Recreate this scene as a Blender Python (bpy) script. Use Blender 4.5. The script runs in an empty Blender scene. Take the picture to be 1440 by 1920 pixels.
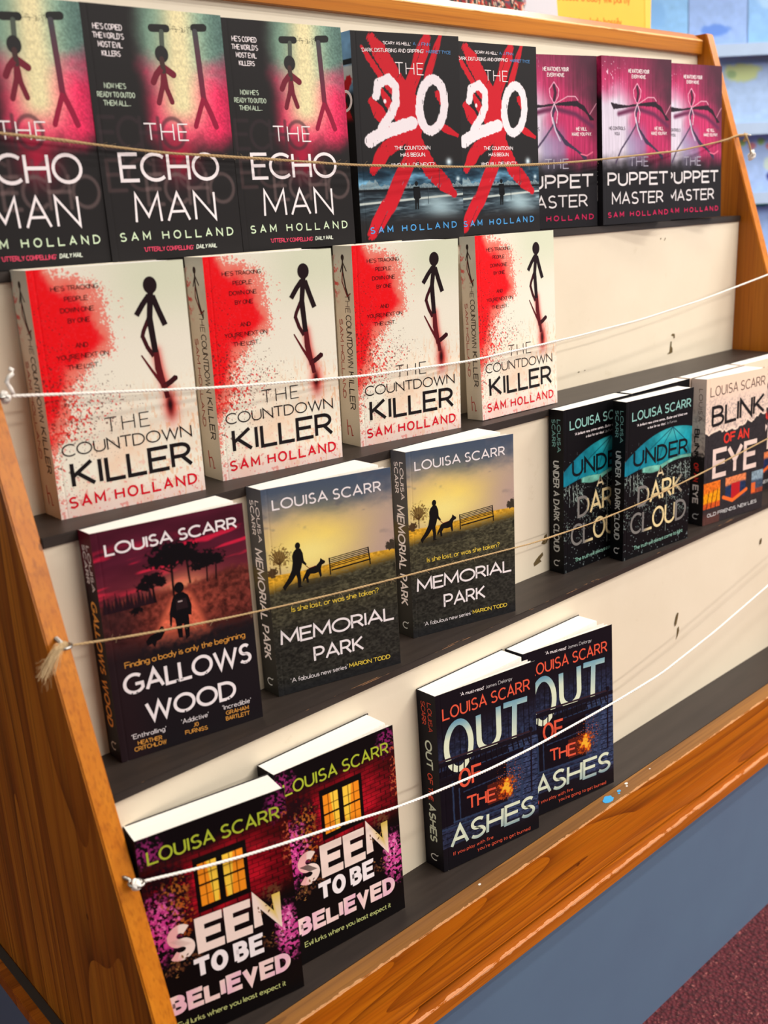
import bpy, math, random
import numpy as np
from mathutils import Matrix, Vector

S = bpy.context.scene
COL = S.collection
PI = math.pi

# ------------------------------------------------------------------ camera
cam_d = bpy.data.cameras.new('camera'); cam = bpy.data.objects.new('camera', cam_d); COL.objects.link(cam)
S.camera = cam
CR = ((0.74024062, -0.67074344, -0.04633649), (-0.22737325, -0.18488257, -0.95609614), (0.6327284, 0.71827688, -0.28936671))
CP = (-0.31357, -0.69784, 0.42644)
m = Matrix.Identity(4)
for i in range(3):
    m[i][0] = CR[0][i]; m[i][1] = -CR[1][i]; m[i][2] = -CR[2][i]; m[i][3] = CP[i]
cam.matrix_world = m
cam_d.sensor_fit = 'VERTICAL'; cam_d.sensor_height = 24.0; cam_d.sensor_width = 18.0
cam_d.lens = 1869.485 / 1920 * 24.0
cam_d.clip_start = 0.02; cam_d.clip_end = 50
cam_d.dof.use_dof = True; cam_d.dof.focus_distance = 1.04; cam_d.dof.aperture_fstop = 23.4 / 6.3

# ------------------------------------------------------------------ view, world, lights
S.view_settings.view_transform = 'Standard'; S.view_settings.look = 'None'
S.view_settings.gamma = 1.0; S.view_settings.use_curve_mapping = False
S.view_settings.exposure = -0.14
W = bpy.data.worlds.new('world'); S.world = W; W.use_nodes = True
bg = W.node_tree.nodes['Background']
bg.inputs[0].default_value = (1.0, 0.955, 0.90, 1); bg.inputs[1].default_value = 0.22


def tube_light(name, x, y, z, lx, ly, power):
    l = bpy.data.lights.new(name, 'AREA'); l.shape = 'RECTANGLE'; l.size = lx; l.size_y = ly
    l.energy = power; l.color = (1.0, 0.955, 0.90)
    o = bpy.data.objects.new(name, l); COL.objects.link(o); o.location = (x, y, z)
    return o


tube_light('ceiling_or_fill_tube', 1.3, -1.5, 2.0, 2.4, 0.10, 40)
tube_light('ceiling_or_fill_tube', 1.2, -0.35, 2.0, 2.4, 0.10, 18)
tube_light('ceiling_or_fill_tube', 1.7, -3.3, 2.0, 2.4, 0.10, 110)
tube_light('ceiling_or_fill_tube', 1.7, -5.0, 2.0, 2.4, 0.12, 230)
tube_light('ceiling_or_fill_tube', 2.2, 0.9, 2.0, 2.4, 0.10, 80)
tube_light('ceiling_or_fill_tube', 2.9, -1.0, 2.0, 1.6, 0.10, 90)

tube_light('ceiling_or_fill_tube', -2.0, -0.5, 1.7, 1.6, 0.10, 18)  # added fill on the left, brightens the outer side panel and book spines


# ------------------------------------------------------------------ helpers
def lin(c):
    c = np.asarray(c, dtype=np.float64)
    return np.where(c <= 0.04045, c / 12.92, ((np.maximum(c, 0) + 0.055) / 1.055) ** 2.4)


def srgb(r, g, b):
    v = lin(np.array([r, g, b]) / 255.0)
    return (float(v[0]), float(v[1]), float(v[2]), 1.0)


def link(name, data, parent=None, label=None, cat=None, group=None, kind=None):
    o = bpy.data.objects.new(name, data); COL.objects.link(o)
    if parent is not None: o.parent = parent
    if label: o['label'] = label
    if cat: o['category'] = cat
    if group: o['group'] = group
    if kind: o['kind'] = kind
    return o


class MB:
    """collects simple shapes into ONE mesh"""
    def __init__(self): self.v = []; self.f = []

    def box(self, x0, x1, y0, y1, z0, z1, M=None):
        b = len(self.v)
        for z in (z0, z1):
            for x, y in ((x0, y0), (x1, y0), (x1, y1), (x0, y1)):
                p = Vector((x, y, z)); self.v.append(tuple(M @ p) if M else tuple(p))
        for q in ((3, 2, 1, 0), (4, 5, 6, 7), (0, 1, 5, 4), (1, 2, 6, 5), (2, 3, 7, 6), (3, 0, 4, 7)):
            self.f.append(tuple(b + i for i in q))
        return self

    def prism(self, poly, a0, a1, axis):
        """poly in the two other axes (in order x,y,z), extruded along axis"""
        b = len(self.v); n = len(poly)
        for a in (a0, a1):
            for p in poly:
                q = list(p); q.insert(axis, a); self.v.append(tuple(q))
        self.f.append(tuple(b + i for i in range(n))[::-1]); self.f.append(tuple(b + n + i for i in range(n)))
        for i in range(n):
            j = (i + 1) % n; self.f.append((b + i, b + j, b + n + j, b + n + i))
        return self

    def tube(self, pts, r, sides=6, caps=True, rr=None):
        pts = [Vector(p) for p in pts]; b = len(self.v); n = len(pts)
        up = Vector((0.13, 0.21, 0.97)).normalized()
        for i, p in enumerate(pts):
            d = (pts[min(i + 1, n - 1)] - pts[max(i - 1, 0)]).normalized()
            a = d.cross(up)
            if a.length < 1e-4: a = d.cross(Vector((1, 0, 0)))
            a.normalize(); c = d.cross(a); rad = rr[i] if rr else r
            for k in range(sides):
                t = 2 * PI * k / sides
                self.v.append(tuple(p + a * (math.cos(t) * rad) + c * (math.sin(t) * rad)))
        for i in range(n - 1):
            for k in range(sides):
                k2 = (k + 1) % sides
                self.f.append((b + i * sides + k, b + i * sides + k2, b + (i + 1) * sides + k2, b + (i + 1) * sides + k))
        if caps:
            self.f.append(tuple(b + k for k in range(sides))[::-1])
            self.f.append(tuple(b + (n - 1) * sides + k for k in range(sides)))
        return self

    def mesh(self, name, mat=None, smooth=False, bevel=0):
        me = bpy.data.meshes.new(name); me.from_pydata(self.v, [], self.f); me.update()
        if mat: me.materials.append(mat)
        import bmesh
        bm = bmesh.new(); bm.from_mesh(me); bmesh.ops.recalc_face_normals(bm, faces=bm.faces)
        if bevel: bmesh.ops.bevel(bm, geom=bm.edges, offset=bevel, segments=2, affect='EDGES', clamp_overlap=True)
        bm.to_mesh(me); bm.free()
        if smooth: me.shade_smooth()
        return me


# ------------------------------------------------------------------ materials
def new_mat(name):
    mt = bpy.data.materials.new(name); mt.use_nodes = True
    nt = mt.node_tree; return mt, nt, nt.nodes['Principled BSDF']


def N(nt, t, **kw):
    n = nt.nodes.new(t)
    for k, v in kw.items(): setattr(n, k, v)
    return n


def mixc(nt, fac, a, b):
    n = N(nt, 'ShaderNodeMix', data_type='RGBA')
    for s, v in ((0, fac), (6, a), (7, b)):
        if hasattr(v, 'links') or hasattr(v, 'is_output'): nt.links.new(v, n.inputs[s])
        else: n.inputs[s].default_value = v
    return n.outputs[2]


def mth(nt, op, a, b=None, c=None, clamp=False):
    n = N(nt, 'ShaderNodeMath', operation=op); n.use_clamp = clamp
    for s, v in enumerate((a, b, c)):
        if v is None: continue
        if hasattr(v, 'is_output'): nt.links.new(v, n.inputs[s])
        else: n.inputs[s].default_value = v
    return n.outputs[0]


def ramp(nt, fac, stops):
    n = N(nt, 'ShaderNodeValToRGB'); cr = n.color_ramp
    while len(cr.elements) < len(stops): cr.elements.new(0.5)
    for e, (p, c) in zip(cr.elements, stops): e.position = p; e.color = c
    nt.links.new(fac, n.inputs[0]); return n.outputs[0]


def coords(nt, scale=(1, 1, 1), loc=(0, 0, 0), rot=(0, 0, 0)):
    tc = N(nt, 'ShaderNodeTexCoord'); mp = N(nt, 'ShaderNodeMapping')
    mp.inputs['Scale'].default_value = scale; mp.inputs['Location'].default_value = loc; mp.inputs['Rotation'].default_value = rot
    nt.links.new(tc.outputs['Object'], mp.inputs[0]); return mp.outputs[0]


def noise(nt, vec, scale, detail=3, rough=0.5):
    n = N(nt, 'ShaderNodeTexNoise'); n.inputs['Scale'].default_value = scale
    n.inputs['Detail'].default_value = detail; n.inputs['Roughness'].default_value = rough
    nt.links.new(vec, n.inputs['Vector']); return n.outputs['Fac']


def bump(nt, h, b, strength=0.2, dist=0.001):
    n = N(nt, 'ShaderNodeBump'); n.inputs['Strength'].default_value = strength; n.inputs['Distance'].default_value = dist
    nt.links.new(h, n.inputs['Height']); nt.links.new(n.outputs[0], b.inputs['Normal'])


def wood(name, axis, light, mid, dark, rings=9.0, across=9.0, along=0.9, rough=0.33, seed=0.0, slant=0.0, wear_or_highlight=None, ring=0.85):
    """varnished pine: contour rings of a stretched noise; axis = grain direction"""
    mt, nt, b = new_mat(name)
    sc = [across] * 3; sc[axis] = along
    v = coords(nt, sc, (seed, seed * 1.7, seed * 0.6), (slant, 0, 0))
    n1 = noise(nt, v, 1.0, 1.0, 0.4)
    r = mth(nt, 'FRACT', mth(nt, 'MULTIPLY', n1, rings))
    r = mth(nt, 'POWER', r, 2.6)
    sc2 = [420.0] * 3; sc2[axis] = 7.0
    fine = noise(nt, coords(nt, sc2, (seed, 0, 0), (slant, 0, 0)), 1.0, 2, 0.6)
    sc3 = [95.0] * 3; sc3[axis] = 1.6
    mid_s = noise(nt, coords(nt, sc3, (seed * 2, 0, 0), (slant, 0, 0)), 1.0, 2, 0.5)
    c = mixc(nt, mth(nt, 'MULTIPLY', r, ring), light, dark)
    c = mixc(nt, mth(nt, 'MULTIPLY_ADD', mid_s, 2.6, -0.95, clamp=True), c, mid)
    c = mixc(nt, mth(nt, 'MULTIPLY_ADD', fine, 2.0, -0.95, clamp=True), c, dark)
    kn = N(nt, 'ShaderNodeTexVoronoi'); sk = [14.0] * 3; sk[axis] = 9.0
    nt.links.new(coords(nt, sk, (seed, 1, 2)), kn.inputs['Vector']); kn.inputs['Scale'].default_value = 1.0
    k = mth(nt, 'LESS_THAN', kn.outputs['Distance'], 0.035)
    c = mixc(nt, mth(nt, 'MULTIPLY', k, 0.6), c, (dark[0] * 0.35, dark[1] * 0.35, dark[2] * 0.35, 1))
    if wear_or_highlight: c = wear_or_highlight(nt, c)
    nt.links.new(c, b.inputs['Base Color']); b.inputs['Roughness'].default_value = rough
    b.inputs['Specular IOR Level'].default_value = 0.22
    bump(nt, fine, b, 0.10, 0.0006)
    return mt


WL, WM, WD = srgb(206, 124, 34), srgb(182, 98, 20), srgb(104, 44, 4)


def edge_wear_or_highlight(axis, at, width, colour, freq=70.0, thr=0.5, axis2=None, at2=0):
    """bare wood showing along a knocked edge, or a highlight painted on it (the line axis == at), ragged"""
    def f(nt, c):
        tc = N(nt, 'ShaderNodeTexCoord'); sp = N(nt, 'ShaderNodeSeparateXYZ'); nt.links.new(tc.outputs['Object'], sp.inputs[0])
        d = mth(nt, 'ABSOLUTE', mth(nt, 'SUBTRACT', sp.outputs[axis], at))
        if axis2 is not None: d = mth(nt, 'ADD', d, mth(nt, 'ABSOLUTE', mth(nt, 'SUBTRACT', sp.outputs[axis2], at2)))
        n = noise(nt, coords(nt, (freq, freq * 2, freq * 2)), 1.0, 4, 0.65)
        w = mth(nt, 'MULTIPLY', mth(nt, 'MULTIPLY_ADD', n, 3.0, -3.0 * thr + 0.35, clamp=True), width)
        m_ = mth(nt, 'LESS_THAN', d, w)
        return mixc(nt, m_, c, colour)
    return f


def plain(name, col, rough=0.5, spec=0.4, var=0.06, vs=30.0, metal=0.0, bumpy=0.0, col2=None):
    mt, nt, b = new_mat(name)
    n = noise(nt, coords(nt), vs, 4, 0.6)
    c2 = col2 or (col[0] * (1 - var * 3), col[1] * (1 - var * 3), col[2] * (1 - var * 3), 1)
    nt.links.new(mixc(nt, n, col, c2), b.inputs['Base Color'])
    b.inputs['Roughness'].default_value = rough; b.inputs['Specular IOR Level'].default_value = spec
    b.inputs['Metallic'].default_value = metal
    if bumpy: bump(nt, n, b, bumpy, 0.001)
    return mt


def attr_mat(name, rough, spec):
    mt, nt, b = new_mat(name)
    a = N(nt, 'ShaderNodeAttribute', attribute_name='Col', attribute_type='GEOMETRY')
    n = noise(nt, coords(nt), 900.0, 2, 0.5)
    c = mixc(nt, mth(nt, 'MULTIPLY', n, 0.10), a.outputs['Color'], (0, 0, 0, 1))
    nt.links.new(c, b.inputs['Base Color']); b.inputs['Roughness'].default_value = rough
    b.inputs['Specular IOR Level'].default_value = spec
    return mt


M_COVER = attr_mat('printed_card', 0.5, 0.14)
M_PRINT = attr_mat('printed_ink', 0.5, 0.14)


def page_mat():
    mt, nt, b = new_mat('page_edges')
    v = coords(nt, (30, 5200, 30))
    n = noise(nt, v, 1.0, 2, 0.6)
    c = mixc(nt, mth(nt, 'MULTIPLY', n, 0.55), srgb(252, 249, 242), srgb(214, 200, 178))
    nt.links.new(c, b.inputs['Base Color']); b.inputs['Roughness'].default_value = 0.85
    bump(nt, n, b, 0.25, 0.0004)
    return mt


M_PAGE = page_mat()
M_BACK = plain('back_cover_card', srgb(40, 38, 40), 0.45, 0.3)
M_CREAM_BACK = plain('cream_cover_card', srgb(225, 215, 195), 0.45, 0.3)


def riser_mat():
    mt, nt, b = new_mat('cream_gloss_paint')
    n = noise(nt, coords(nt), 9.0, 4, 0.6); n2 = noise(nt, coords(nt), 160.0, 3, 0.6)
    c = mixc(nt, n, srgb(230, 217, 194), srgb(218, 203, 178))
    st = mth(nt, 'MULTIPLY_ADD', noise(nt, coords(nt, (1, 1, 1), (5, 2, 1)), 28.0, 5, 0.7), 5.0, -3.15, clamp=True)
    c = mixc(nt, mth(nt, 'MULTIPLY', st, 0.5), c, srgb(186, 168, 132))
    nt.links.new(c, b.inputs['Base Color']); b.inputs['Roughness'].default_value = 0.45
    bump(nt, n2, b, 0.12, 0.0008)
    return mt


M_RISER = riser_mat()


def tread_mat(name, edge_y, edge_z):
    mt, nt, b = new_mat(name)
    sc = coords(nt, (6, 60, 60))
    n = noise(nt, sc, 1.0, 4, 0.65)
    c = mixc(nt, n, srgb(30, 25, 23), srgb(62, 52, 46))
    dust = mth(nt, 'MULTIPLY_ADD', noise(nt, coords(nt, (60, 60, 60), (3, 1, 4)), 1.0, 5, 0.75), 9.0, -6.4, clamp=True)
    c = mixc(nt, mth(nt, 'MULTIPLY', dust, 0.5), c, srgb(150, 130, 110))
    tc = N(nt, 'ShaderNodeTexCoord'); sp = N(nt, 'ShaderNodeSeparateXYZ'); nt.links.new(tc.outputs['Object'], sp.inputs[0])
    dy = mth(nt, 'ABSOLUTE', mth(nt, 'SUBTRACT', sp.outputs[1], edge_y)); dz = mth(nt, 'ABSOLUTE', mth(nt, 'SUBTRACT', sp.outputs[2], edge_z))
    d = mth(nt, 'ADD', dy, dz)
    wn = noise(nt, coords(nt, (16, 90, 90), (edge_z * 9, 0, 0)), 1.0, 4, 0.7)
    w = mth(nt, 'MULTIPLY', mth(nt, 'MULTIPLY_ADD', wn, 5.0, -2.1, clamp=True), 0.0010)
    c = mixc(nt, mth(nt, 'LESS_THAN', d, w), c, srgb(190, 138, 94))
    nt.links.new(c, b.inputs['Base Color']); b.inputs['Roughness'].default_value = 0.45
    b.inputs['Specular IOR Level'].default_value = 0.28
    bump(nt, n, b, 0.18, 0.0006)
    return mt


M_CHIP = plain('bare_board', srgb(120, 100, 66), 0.9, 0.1, 0.2, 300)
M_METAL = plain('zinc_metal', srgb(190, 188, 180), 0.3, 0.5, 0.1, 400, 1.0)
M_TWINE = plain('jute_twine', srgb(200, 168, 122), 0.9, 0.1, 0.12, 900)
M_FIBRE = plain('jute_fibre', srgb(222, 192, 145), 0.8, 0.2, 0.1, 900)
M_CORD = plain('white_cotton_cord', srgb(250, 244, 234), 0.85, 0.1, 0.05, 900)


# ------------------------------------------------------------------ lettering: a small single-line alphabet drawn as flat strokes
GL = {
 'A': (.78, "0,0 .39,1 .78,0;.13,.33 .65,.33"), 'B': (.6, "0,0 0,1 .28,1 @.28,.76,.26,.24,90,-90 0,.52;.28,.52 @.3,.26,.3,.26,90,-90 0,0"),
 'C': (.76, "@.46,.5,.46,.5,48,312"), 'D': (.74, "0,0 0,1 .26,1 @.26,.5,.48,.5,90,-90 0,0"),
 'E': (.54, ".54,1 0,1 0,0 .54,0;0,.52 .46,.52"), 'F': (.5, ".5,1 0,1 0,0;0,.52 .44,.52"),
 'G': (.84, "@.46,.5,.46,.5,48,325 .83,.46 .5,.46"), 'H': (.72, "0,0 0,1;.72,0 .72,1;0,.52 .72,.52"),
 'I': (.02, "0.01,0 0.01,1"), 'J': (.34, ".32,1 .32,.24 @.08,.24,.24,.24,0,-95"),
 'K': (.62, "0,0 0,1;.58,1 0,.42;.15,.55 .62,0"), 'L': (.48, "0,1 0,0 .48,0"),
 'M': (.88, "0,0 .05,1 .44,.2 .83,1 .88,0"), 'N': (.74, "0,0 0,1 .74,0 .74,1"),
 'O': (.92, "@.46,.5,.46,.5,0,360"), 'P': (.56, "0,0 0,1 .28,1 @.28,.72,.28,.28,90,-90 0,.44"),
 'Q': (.92, "@.46,.5,.46,.5,0,360;.55,.3 .9,-.05"), 'R': (.6, "0,0 0,1 .28,1 @.28,.73,.27,.27,90,-90 0,.46;.3,.46 .6,0"),
 'S': (.52, "@.27,.745,.23,.255,38,270 @.26,.25,.26,.25,90,-148"), 'T': (.64, "0,1 .64,1;.32,1 .32,0"),
 'U': (.7, "0,1 0,.33 @.35,.33,.35,.33,180,360 .7,1"), 'V': (.74, "0,1 .37,0 .74,1"),
 'W': (1.12, "0,1 .28,0 .56,.95 .84,0 1.12,1"), 'X': (.68, "0,0 .68,1;0,1 .68,0"),
 'Y': (.68, "0,1 .34,.45 .68,1;.34,.45 .34,0"), 'Z': (.6, "0,1 .6,1 0,0 .6,0"),
 'a': (.46, "@.23,.31,.23,.31,0,360;.46,.62 .46,0"), 'b': (.48, "0,1.02 0,0;@.24,.31,.24,.31,0,360"),
 'c': (.44, "@.27,.31,.27,.31,50,310"), 'd': (.48, "@.24,.31,.24,.31,0,360;.48,1.02 .48,0"),
 'e': (.48, ".02,.33 .47,.33;@.25,.31,.24,.31,4,318"), 'f': (.3, "@.3,.84,.17,.18,80,180 .13,0;0,.62 .3,.62"),
 'g': (.48, "@.24,.31,.24,.31,0,360;.48,.62 .48,-.08 @.25,-.08,.23,.2,0,-140"), 'h': (.44, "0,1.02 0,0;0,.4 @.22,.4,.22,.22,180,0 .44,0"),
 'i': (.02, ".01,.62 .01,0;.01,.84 .01,.94"), 'j': (.1, ".1,.62 .1,-.2;.1,.84 .1,.94"), 'k': (.42, "0,1.02 0,0;.38,.62 0,.25;.12,.35 .42,0"),
 'l': (.02, ".01,1.02 .01,0"), 'm': (.74, "0,.62 0,0;0,.42 @.185,.42,.185,.2,180,0 .37,0;.37,.42 @.555,.42,.185,.2,180,0 .74,0"),
 'n': (.42, "0,.62 0,0;0,.4 @.21,.4,.21,.22,180,0 .42,0"), 'o': (.52, "@.26,.31,.26,.31,0,360"),
 'p': (.48, "0,.62 0,-.3;@.24,.31,.24,.31,0,360"), 'q': (.48, ".48,.62 .48,-.3;@.24,.31,.24,.31,0,360"),
 'r': (.26, "0,.62 0,0;0,.38 @.24,.38,.24,.24,180,80"), 's': (.34, "@.17,.465,.15,.155,40,270 @.17,.155,.17,.155,90,-150"),
 't': (.28, ".11,.86 .11,.12 @.23,.12,.12,.12,180,290;0,.62 .27,.62"), 'u': (.42, "0,.62 0,.22 @.21,.22,.21,.22,180,360 .42,.62;.42,.25 .42,0"),
 'v': (.44, "0,.62 .22,0 .44,.62"), 'w': (.7, "0,.62 .18,0 .35,.58 .52,0 .7,.62"), 'x': (.42, "0,0 .42,.62;0,.62 .42,0"),
 'y': (.44, "0,.62 .23,0;.44,.62 .12,-.3"), 'z': (.38, "0,.62 .38,.62 0,0 .38,0"),
 'm2': (.84, "0,0 0,1 .42,.3 .84,1 .84,0"),
 "'": (.06, ".05,1.02 0,.78"), '.': (.03, ".015,0 .015,.11"), ',': (.06, ".05,.08 0,-.14"), '-': (.24, "0,.33 .24,.33"),
 '?': (.4, "@.2,.78,.2,.22,170,-60 .2,.42 .2,.28;.2,0 .2,.11"),
}


def glyph(ch):
    w, s = GL[ch]; out = []
    for st in s.split(';'):
        pts = []
        for tok in st.split():
            if tok[0] == '@':
                cx, cy, rx, ry, a0, a1 = map(float, tok[1:].split(','))
                n = max(4, int(abs(a1 - a0) / 15))
                for k in range(n + 1):
                    t = math.radians(a0 + (a1 - a0) * k / n); pts.append((cx + rx * math.cos(t), cy + ry * math.sin(t)))
            else: pts.append(tuple(map(float, tok.split(','))))
        q = [pts[0]]
        for p_ in pts[1:]:
            if abs(p_[0] - q[-1][0]) + abs(p_[1] - q[-1][1]) > 0.004: q.append(p_)
        out.append(q)
    return w, out


class Print:
    """flat ink shapes lying on a cover: u,v in mm from the top-left corner"""
    def __init__(self): self.v = []; self.f = []; self.c = []; self.k = 0.0

    def _add(self, pts, faces, col, layer):
        b = len(self.v); self.k = (self.k + .06) % 0.9
        for (u, v) in pts:
            self.v.append((u, v, layer + self.k))
            self.c.append(col(u, v) if callable(col) else col)
        self.f += [tuple(b + i for i in q) for q in faces]

    def ribbon(self, pts, w, col, layer=1):
        n = len(pts); closed = n > 3 and math.hypot(pts[0][0] - pts[-1][0], pts[0][1] - pts[-1][1]) < 0.02 * (abs(w) + 1)
        if closed: pts = pts[:-1]; n -= 1
        L = []
        for i in range(n):
            p = pts[i]
            a = pts[i - 1] if (i > 0 or closed) else None; c = pts[(i + 1) % n] if (i < n - 1 or closed) else None
            def nrm(p0, p1):
                dx, dy = p1[0] - p0[0], p1[1] - p0[1]; l = math.hypot(dx, dy) or 1e-9
                return (-dy / l, dx / l)
            if a is None: nx, ny = nrm(p, c); s = 1
            elif c is None: nx, ny = nrm(a, p); s = 1
            else:
                n1 = nrm(a, p); n2 = nrm(p, c); nx, ny = n1[0] + n2[0], n1[1] + n2[1]; l = math.hypot(nx, ny)
                if l < 0.35: nx, ny = n1; s = 1
                else:
                    nx, ny = nx / l, ny / l; s = min(1.0 / max(nx * n1[0] + ny * n1[1], 0.3), 2.6)
            ww = (w(i / max(n - 1, 1)) if callable(w) else w) * 0.5 * s
            L.append((p[0] + nx * ww, p[1] + ny * ww)); L.append((p[0] - nx * ww, p[1] - ny * ww))
        fs = [(2 * i, 2 * i + 1, 2 * i + 3, 2 * i + 2) for i in range(n - 1)]
        if closed: fs.append((2 * n - 2, 2 * n - 1, 1, 0))
        self._add(L, fs, col, layer)

    def poly(self, pts, col, layer=1): self._add(pts, [tuple(range(len(pts)))], col, layer)

    def disc(self, cx, cy, rx, ry, col, layer=1, n=18):
        self.poly([(cx + rx * math.cos(2 * PI * k / n), cy + ry * math.sin(2 * PI * k / n)) for k in range(n)], col, layer)

    def text(self, s, u0, u1, v1, h, wt, col, gap=0.17, space=0.34, slant=0.0, layer=3, drop=0.0, vert=False, cond=None):
        """s from u0 to u1, baseline v1 (at u0), cap height h, stroke wt (all mm); drop = change of baseline at u1
        vert: reads downwards; then u0,u1 are v positions and v1 is the u of the baseline"""
        if h < 6: wt *= .78
        if cond is None and h < 6 and s.upper() == s: cond = .75
        if cond and h < 6: gap = .13; space = .3
        items = []; x = 0.0; prev = False; ends = s.replace(' ', '')
        for ch in s:
            if ch == ' ': x += space; continue
            gw, st = glyph('m2' if (cond and ch == 'M') else ch)
            if cond and gw > .1:
                k_ = (cond + (1 - cond) * gw / .62) * .62 / gw; st = [[(a_ * k_, b_) for a_, b_ in q_] for q_ in st]; gw *= k_
            if prev: x += gap
            items.append((x, st)); x += gw; prev = True
        W0 = x; hh = h - wt; sx = (u1 - u0 - wt) / W0; ex = 0.0
        ng = len(items) - 1
        if ng > 0 and gap * sx < wt * 1.5:      # keep heavy small letters apart
            W1 = W0 - gap * ng; cl = wt * 1.2; sx = (u1 - u0 - wt - cl * ng) / W1; ex = cl - gap * sx
        for ix, (x, st) in enumerate(items):
            for pts in st:
                q = []
                for gi, (gx, gy) in enumerate(pts):
                    if ends[ix] in 'EFLTZ' and gi in (0, len(pts) - 1) and len(pts) > 1:
                        nb = pts[1] if gi == 0 else pts[-2]
                        if abs(nb[1] - gy) < .01: gx += (wt * .5 / sx) * (1 if gx > nb[0] else (-1 if ends[ix] in 'TZ' else 0))
                    py = wt / 2 + gy * hh; px = wt / 2 + (x + gx) * sx + ex * ix + slant * py
                    if vert: q.append((v1 + py, u0 + px))
                    else: q.append((u0 + px, v1 - py + drop * px / (u1 - u0)))
                self.ribbon(q, wt, col, layer)

    def mesh(self, name, spine=False, Hm=198.0, T=25.0):
        me = bpy.data.meshes.new(name)
        if spine: vs = [(-(0.00006 + 0.00004 * l), (T - u) * 0.001, (Hm - v) * 0.001) for (u, v, l) in self.v]
        else: vs = [(u * 0.001, -(0.00006 + 0.00004 * l), (Hm - v) * 0.001) for (u, v, l) in self.v]
        me.from_pydata(vs, [], self.f); me.update()
        at = me.color_attributes.new('Col', 'FLOAT_COLOR', 'POINT')
        c = np.ones((len(vs), 4)); c[:, :3] = lin(np.clip(np.array(self.c, dtype=float) - 10 * (1 - np.array(self.c, dtype=float) / 255) ** 2, 3, 255) / 255.0)
        at.data.foreach_set('color', c.ravel())
        me.materials.append(M_PRINT)
        return me


# ------------------------------------------------------------------ printed pictures computed on a fine grid
def vnoise(U, V, su, sv, seed, octv=3):
    out = np.zeros_like(U); amp = 1.0; tot = 0
    for o in range(octv):
        rng = np.random.RandomState(seed * 13 + o); g = rng.rand(128, 128)
        x = U / su * 2 ** o + 7.3 * o; y = V / sv * 2 ** o + 3.1 * o
        xi = np.floor(x).astype(int); yi = np.floor(y).astype(int); fx = x - xi; fy = y - yi
        fx = fx * fx * (3 - 2 * fx); fy = fy * fy * (3 - 2 * fy)
        a = g[yi % 128, xi % 128]; b = g[yi % 128, (xi + 1) % 128]; c = g[(yi + 1) % 128, xi % 128]; d = g[(yi + 1) % 128, (xi + 1) % 128]
        out += amp * ((a * (1 - fx) + b * fx) * (1 - fy) + (c * (1 - fx) + d * fx) * fy); tot += amp; amp *= 0.55
    return out / tot


def ss(a, b, x):
    t = np.clip((x - a) / (b - a), 0, 1); return t * t * (3 - 2 * t)


def rgb(*c): return np.array(c, dtype=float)


def lay(img, mask, c):
    m3 = np.clip(mask, 0, 1)[..., None]
    return img * (1 - m3) + (np.asarray(c, dtype=float) if np.ndim(c) == 3 else rgb(*c)) * m3


def seg(U, V, pts):
    """distance to a polyline and running position along it"""
    D = np.full(U.shape, 1e9); T = np.zeros_like(U); L = 0
    for (x0, y0), (x1, y1) in zip(pts[:-1], pts[1:]):
        dx, dy = x1 - x0, y1 - y0; l2 = dx * dx + dy * dy + 1e-9; l = math.sqrt(l2)
        t = np.clip(((U - x0) * dx + (V - y0) * dy) / l2, 0, 1)
        d = np.hypot(U - x0 - t * dx, V - y0 - t * dy); k = d < D
        D = np.where(k, d, D); T = np.where(k, L + t * l, T); L += l
    return D, T


def stroke(img, U, V, pts, w, c, soft=0.35, rag=0.0, seed=1):
    D, T = seg(U, V, pts)
    if rag: D = D + (vnoise(U, V, 1.2, 3.0, seed, 2) - 0.5) * rag
    return lay(img, 1 - ss(w / 2 - soft, w / 2 + soft, D), c)


def ell(U, V, cx, cy, rx, ry): return np.hypot((U - cx) / rx, (V - cy) / ry)


def p_echo(U, V):
    im = np.ones(U.shape + (3,)) * rgb(40, 37, 37)
    n = vnoise(U, V, 22, 22, 3, 4); g = vnoise(U, V, 1.1, 1.1, 4, 1)
    sc = np.ones_like(im) * rgb(134, 170, 150)
    sc = lay(sc, ss(100, 129, U) * (1 - ss(38, 62, V)), (92, 120, 112))
    pinkness = ss(38, 78, V + (n - 0.5) * 30 + np.abs(U - 84) * 0.25)
    sc = lay(sc, pinkness, (250, 44, 98))
    sc = lay(sc, np.exp(-((U - 84) / 26) ** 2) * ss(30, 60, V) * .5, (246, 150, 150))
    cream = np.exp(-((U - 86 + V * 0.05) / (15 + V * 0.06)) ** 2)
    sc = lay(sc, cream * (1 - ss(72, 100, V)) * 1.05, (248, 236, 184))
    sc = lay(sc, ss(112, 129, U) * ss(30, 60, V) * 0.35, (90, 40, 60))
    sc = sc * (0.86 + 0.28 * g[..., None] * (0.4 + 0.6 * ss(60, 120, U)[..., None]))
    mask = ss(40, 62, U + (n - 0.5) * 10) * (1 - ss(92, 116, V + (n - 0.5) * 22))
    im = lay(im, mask, sc)
    im = lay(im, np.exp(-((U - 74) / 16) ** 2 - ((V - 116) / 17) ** 2) * 0.75, (215, 30, 72))
    for (u0, u1, v1, c, al) in ((4, 84, 108, (64, 50, 54), .6), (6, 100, 141, (96, 74, 74), .55), (40, 128, 153, (120, 100, 98), .6)):
        x = u0; k = (u1 - u0) / 3.4
        for ch in 'ECHO':
            gw, st = glyph(ch)
            for pts in st: 
                D, T = seg(U, V, [(x + a * k, v1 - b * 24) for a, b in pts]); im = lay(im, (1 - ss(0.6, 2.6, D)) * al, c)
            x += (gw + .12) * k
    return im


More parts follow.
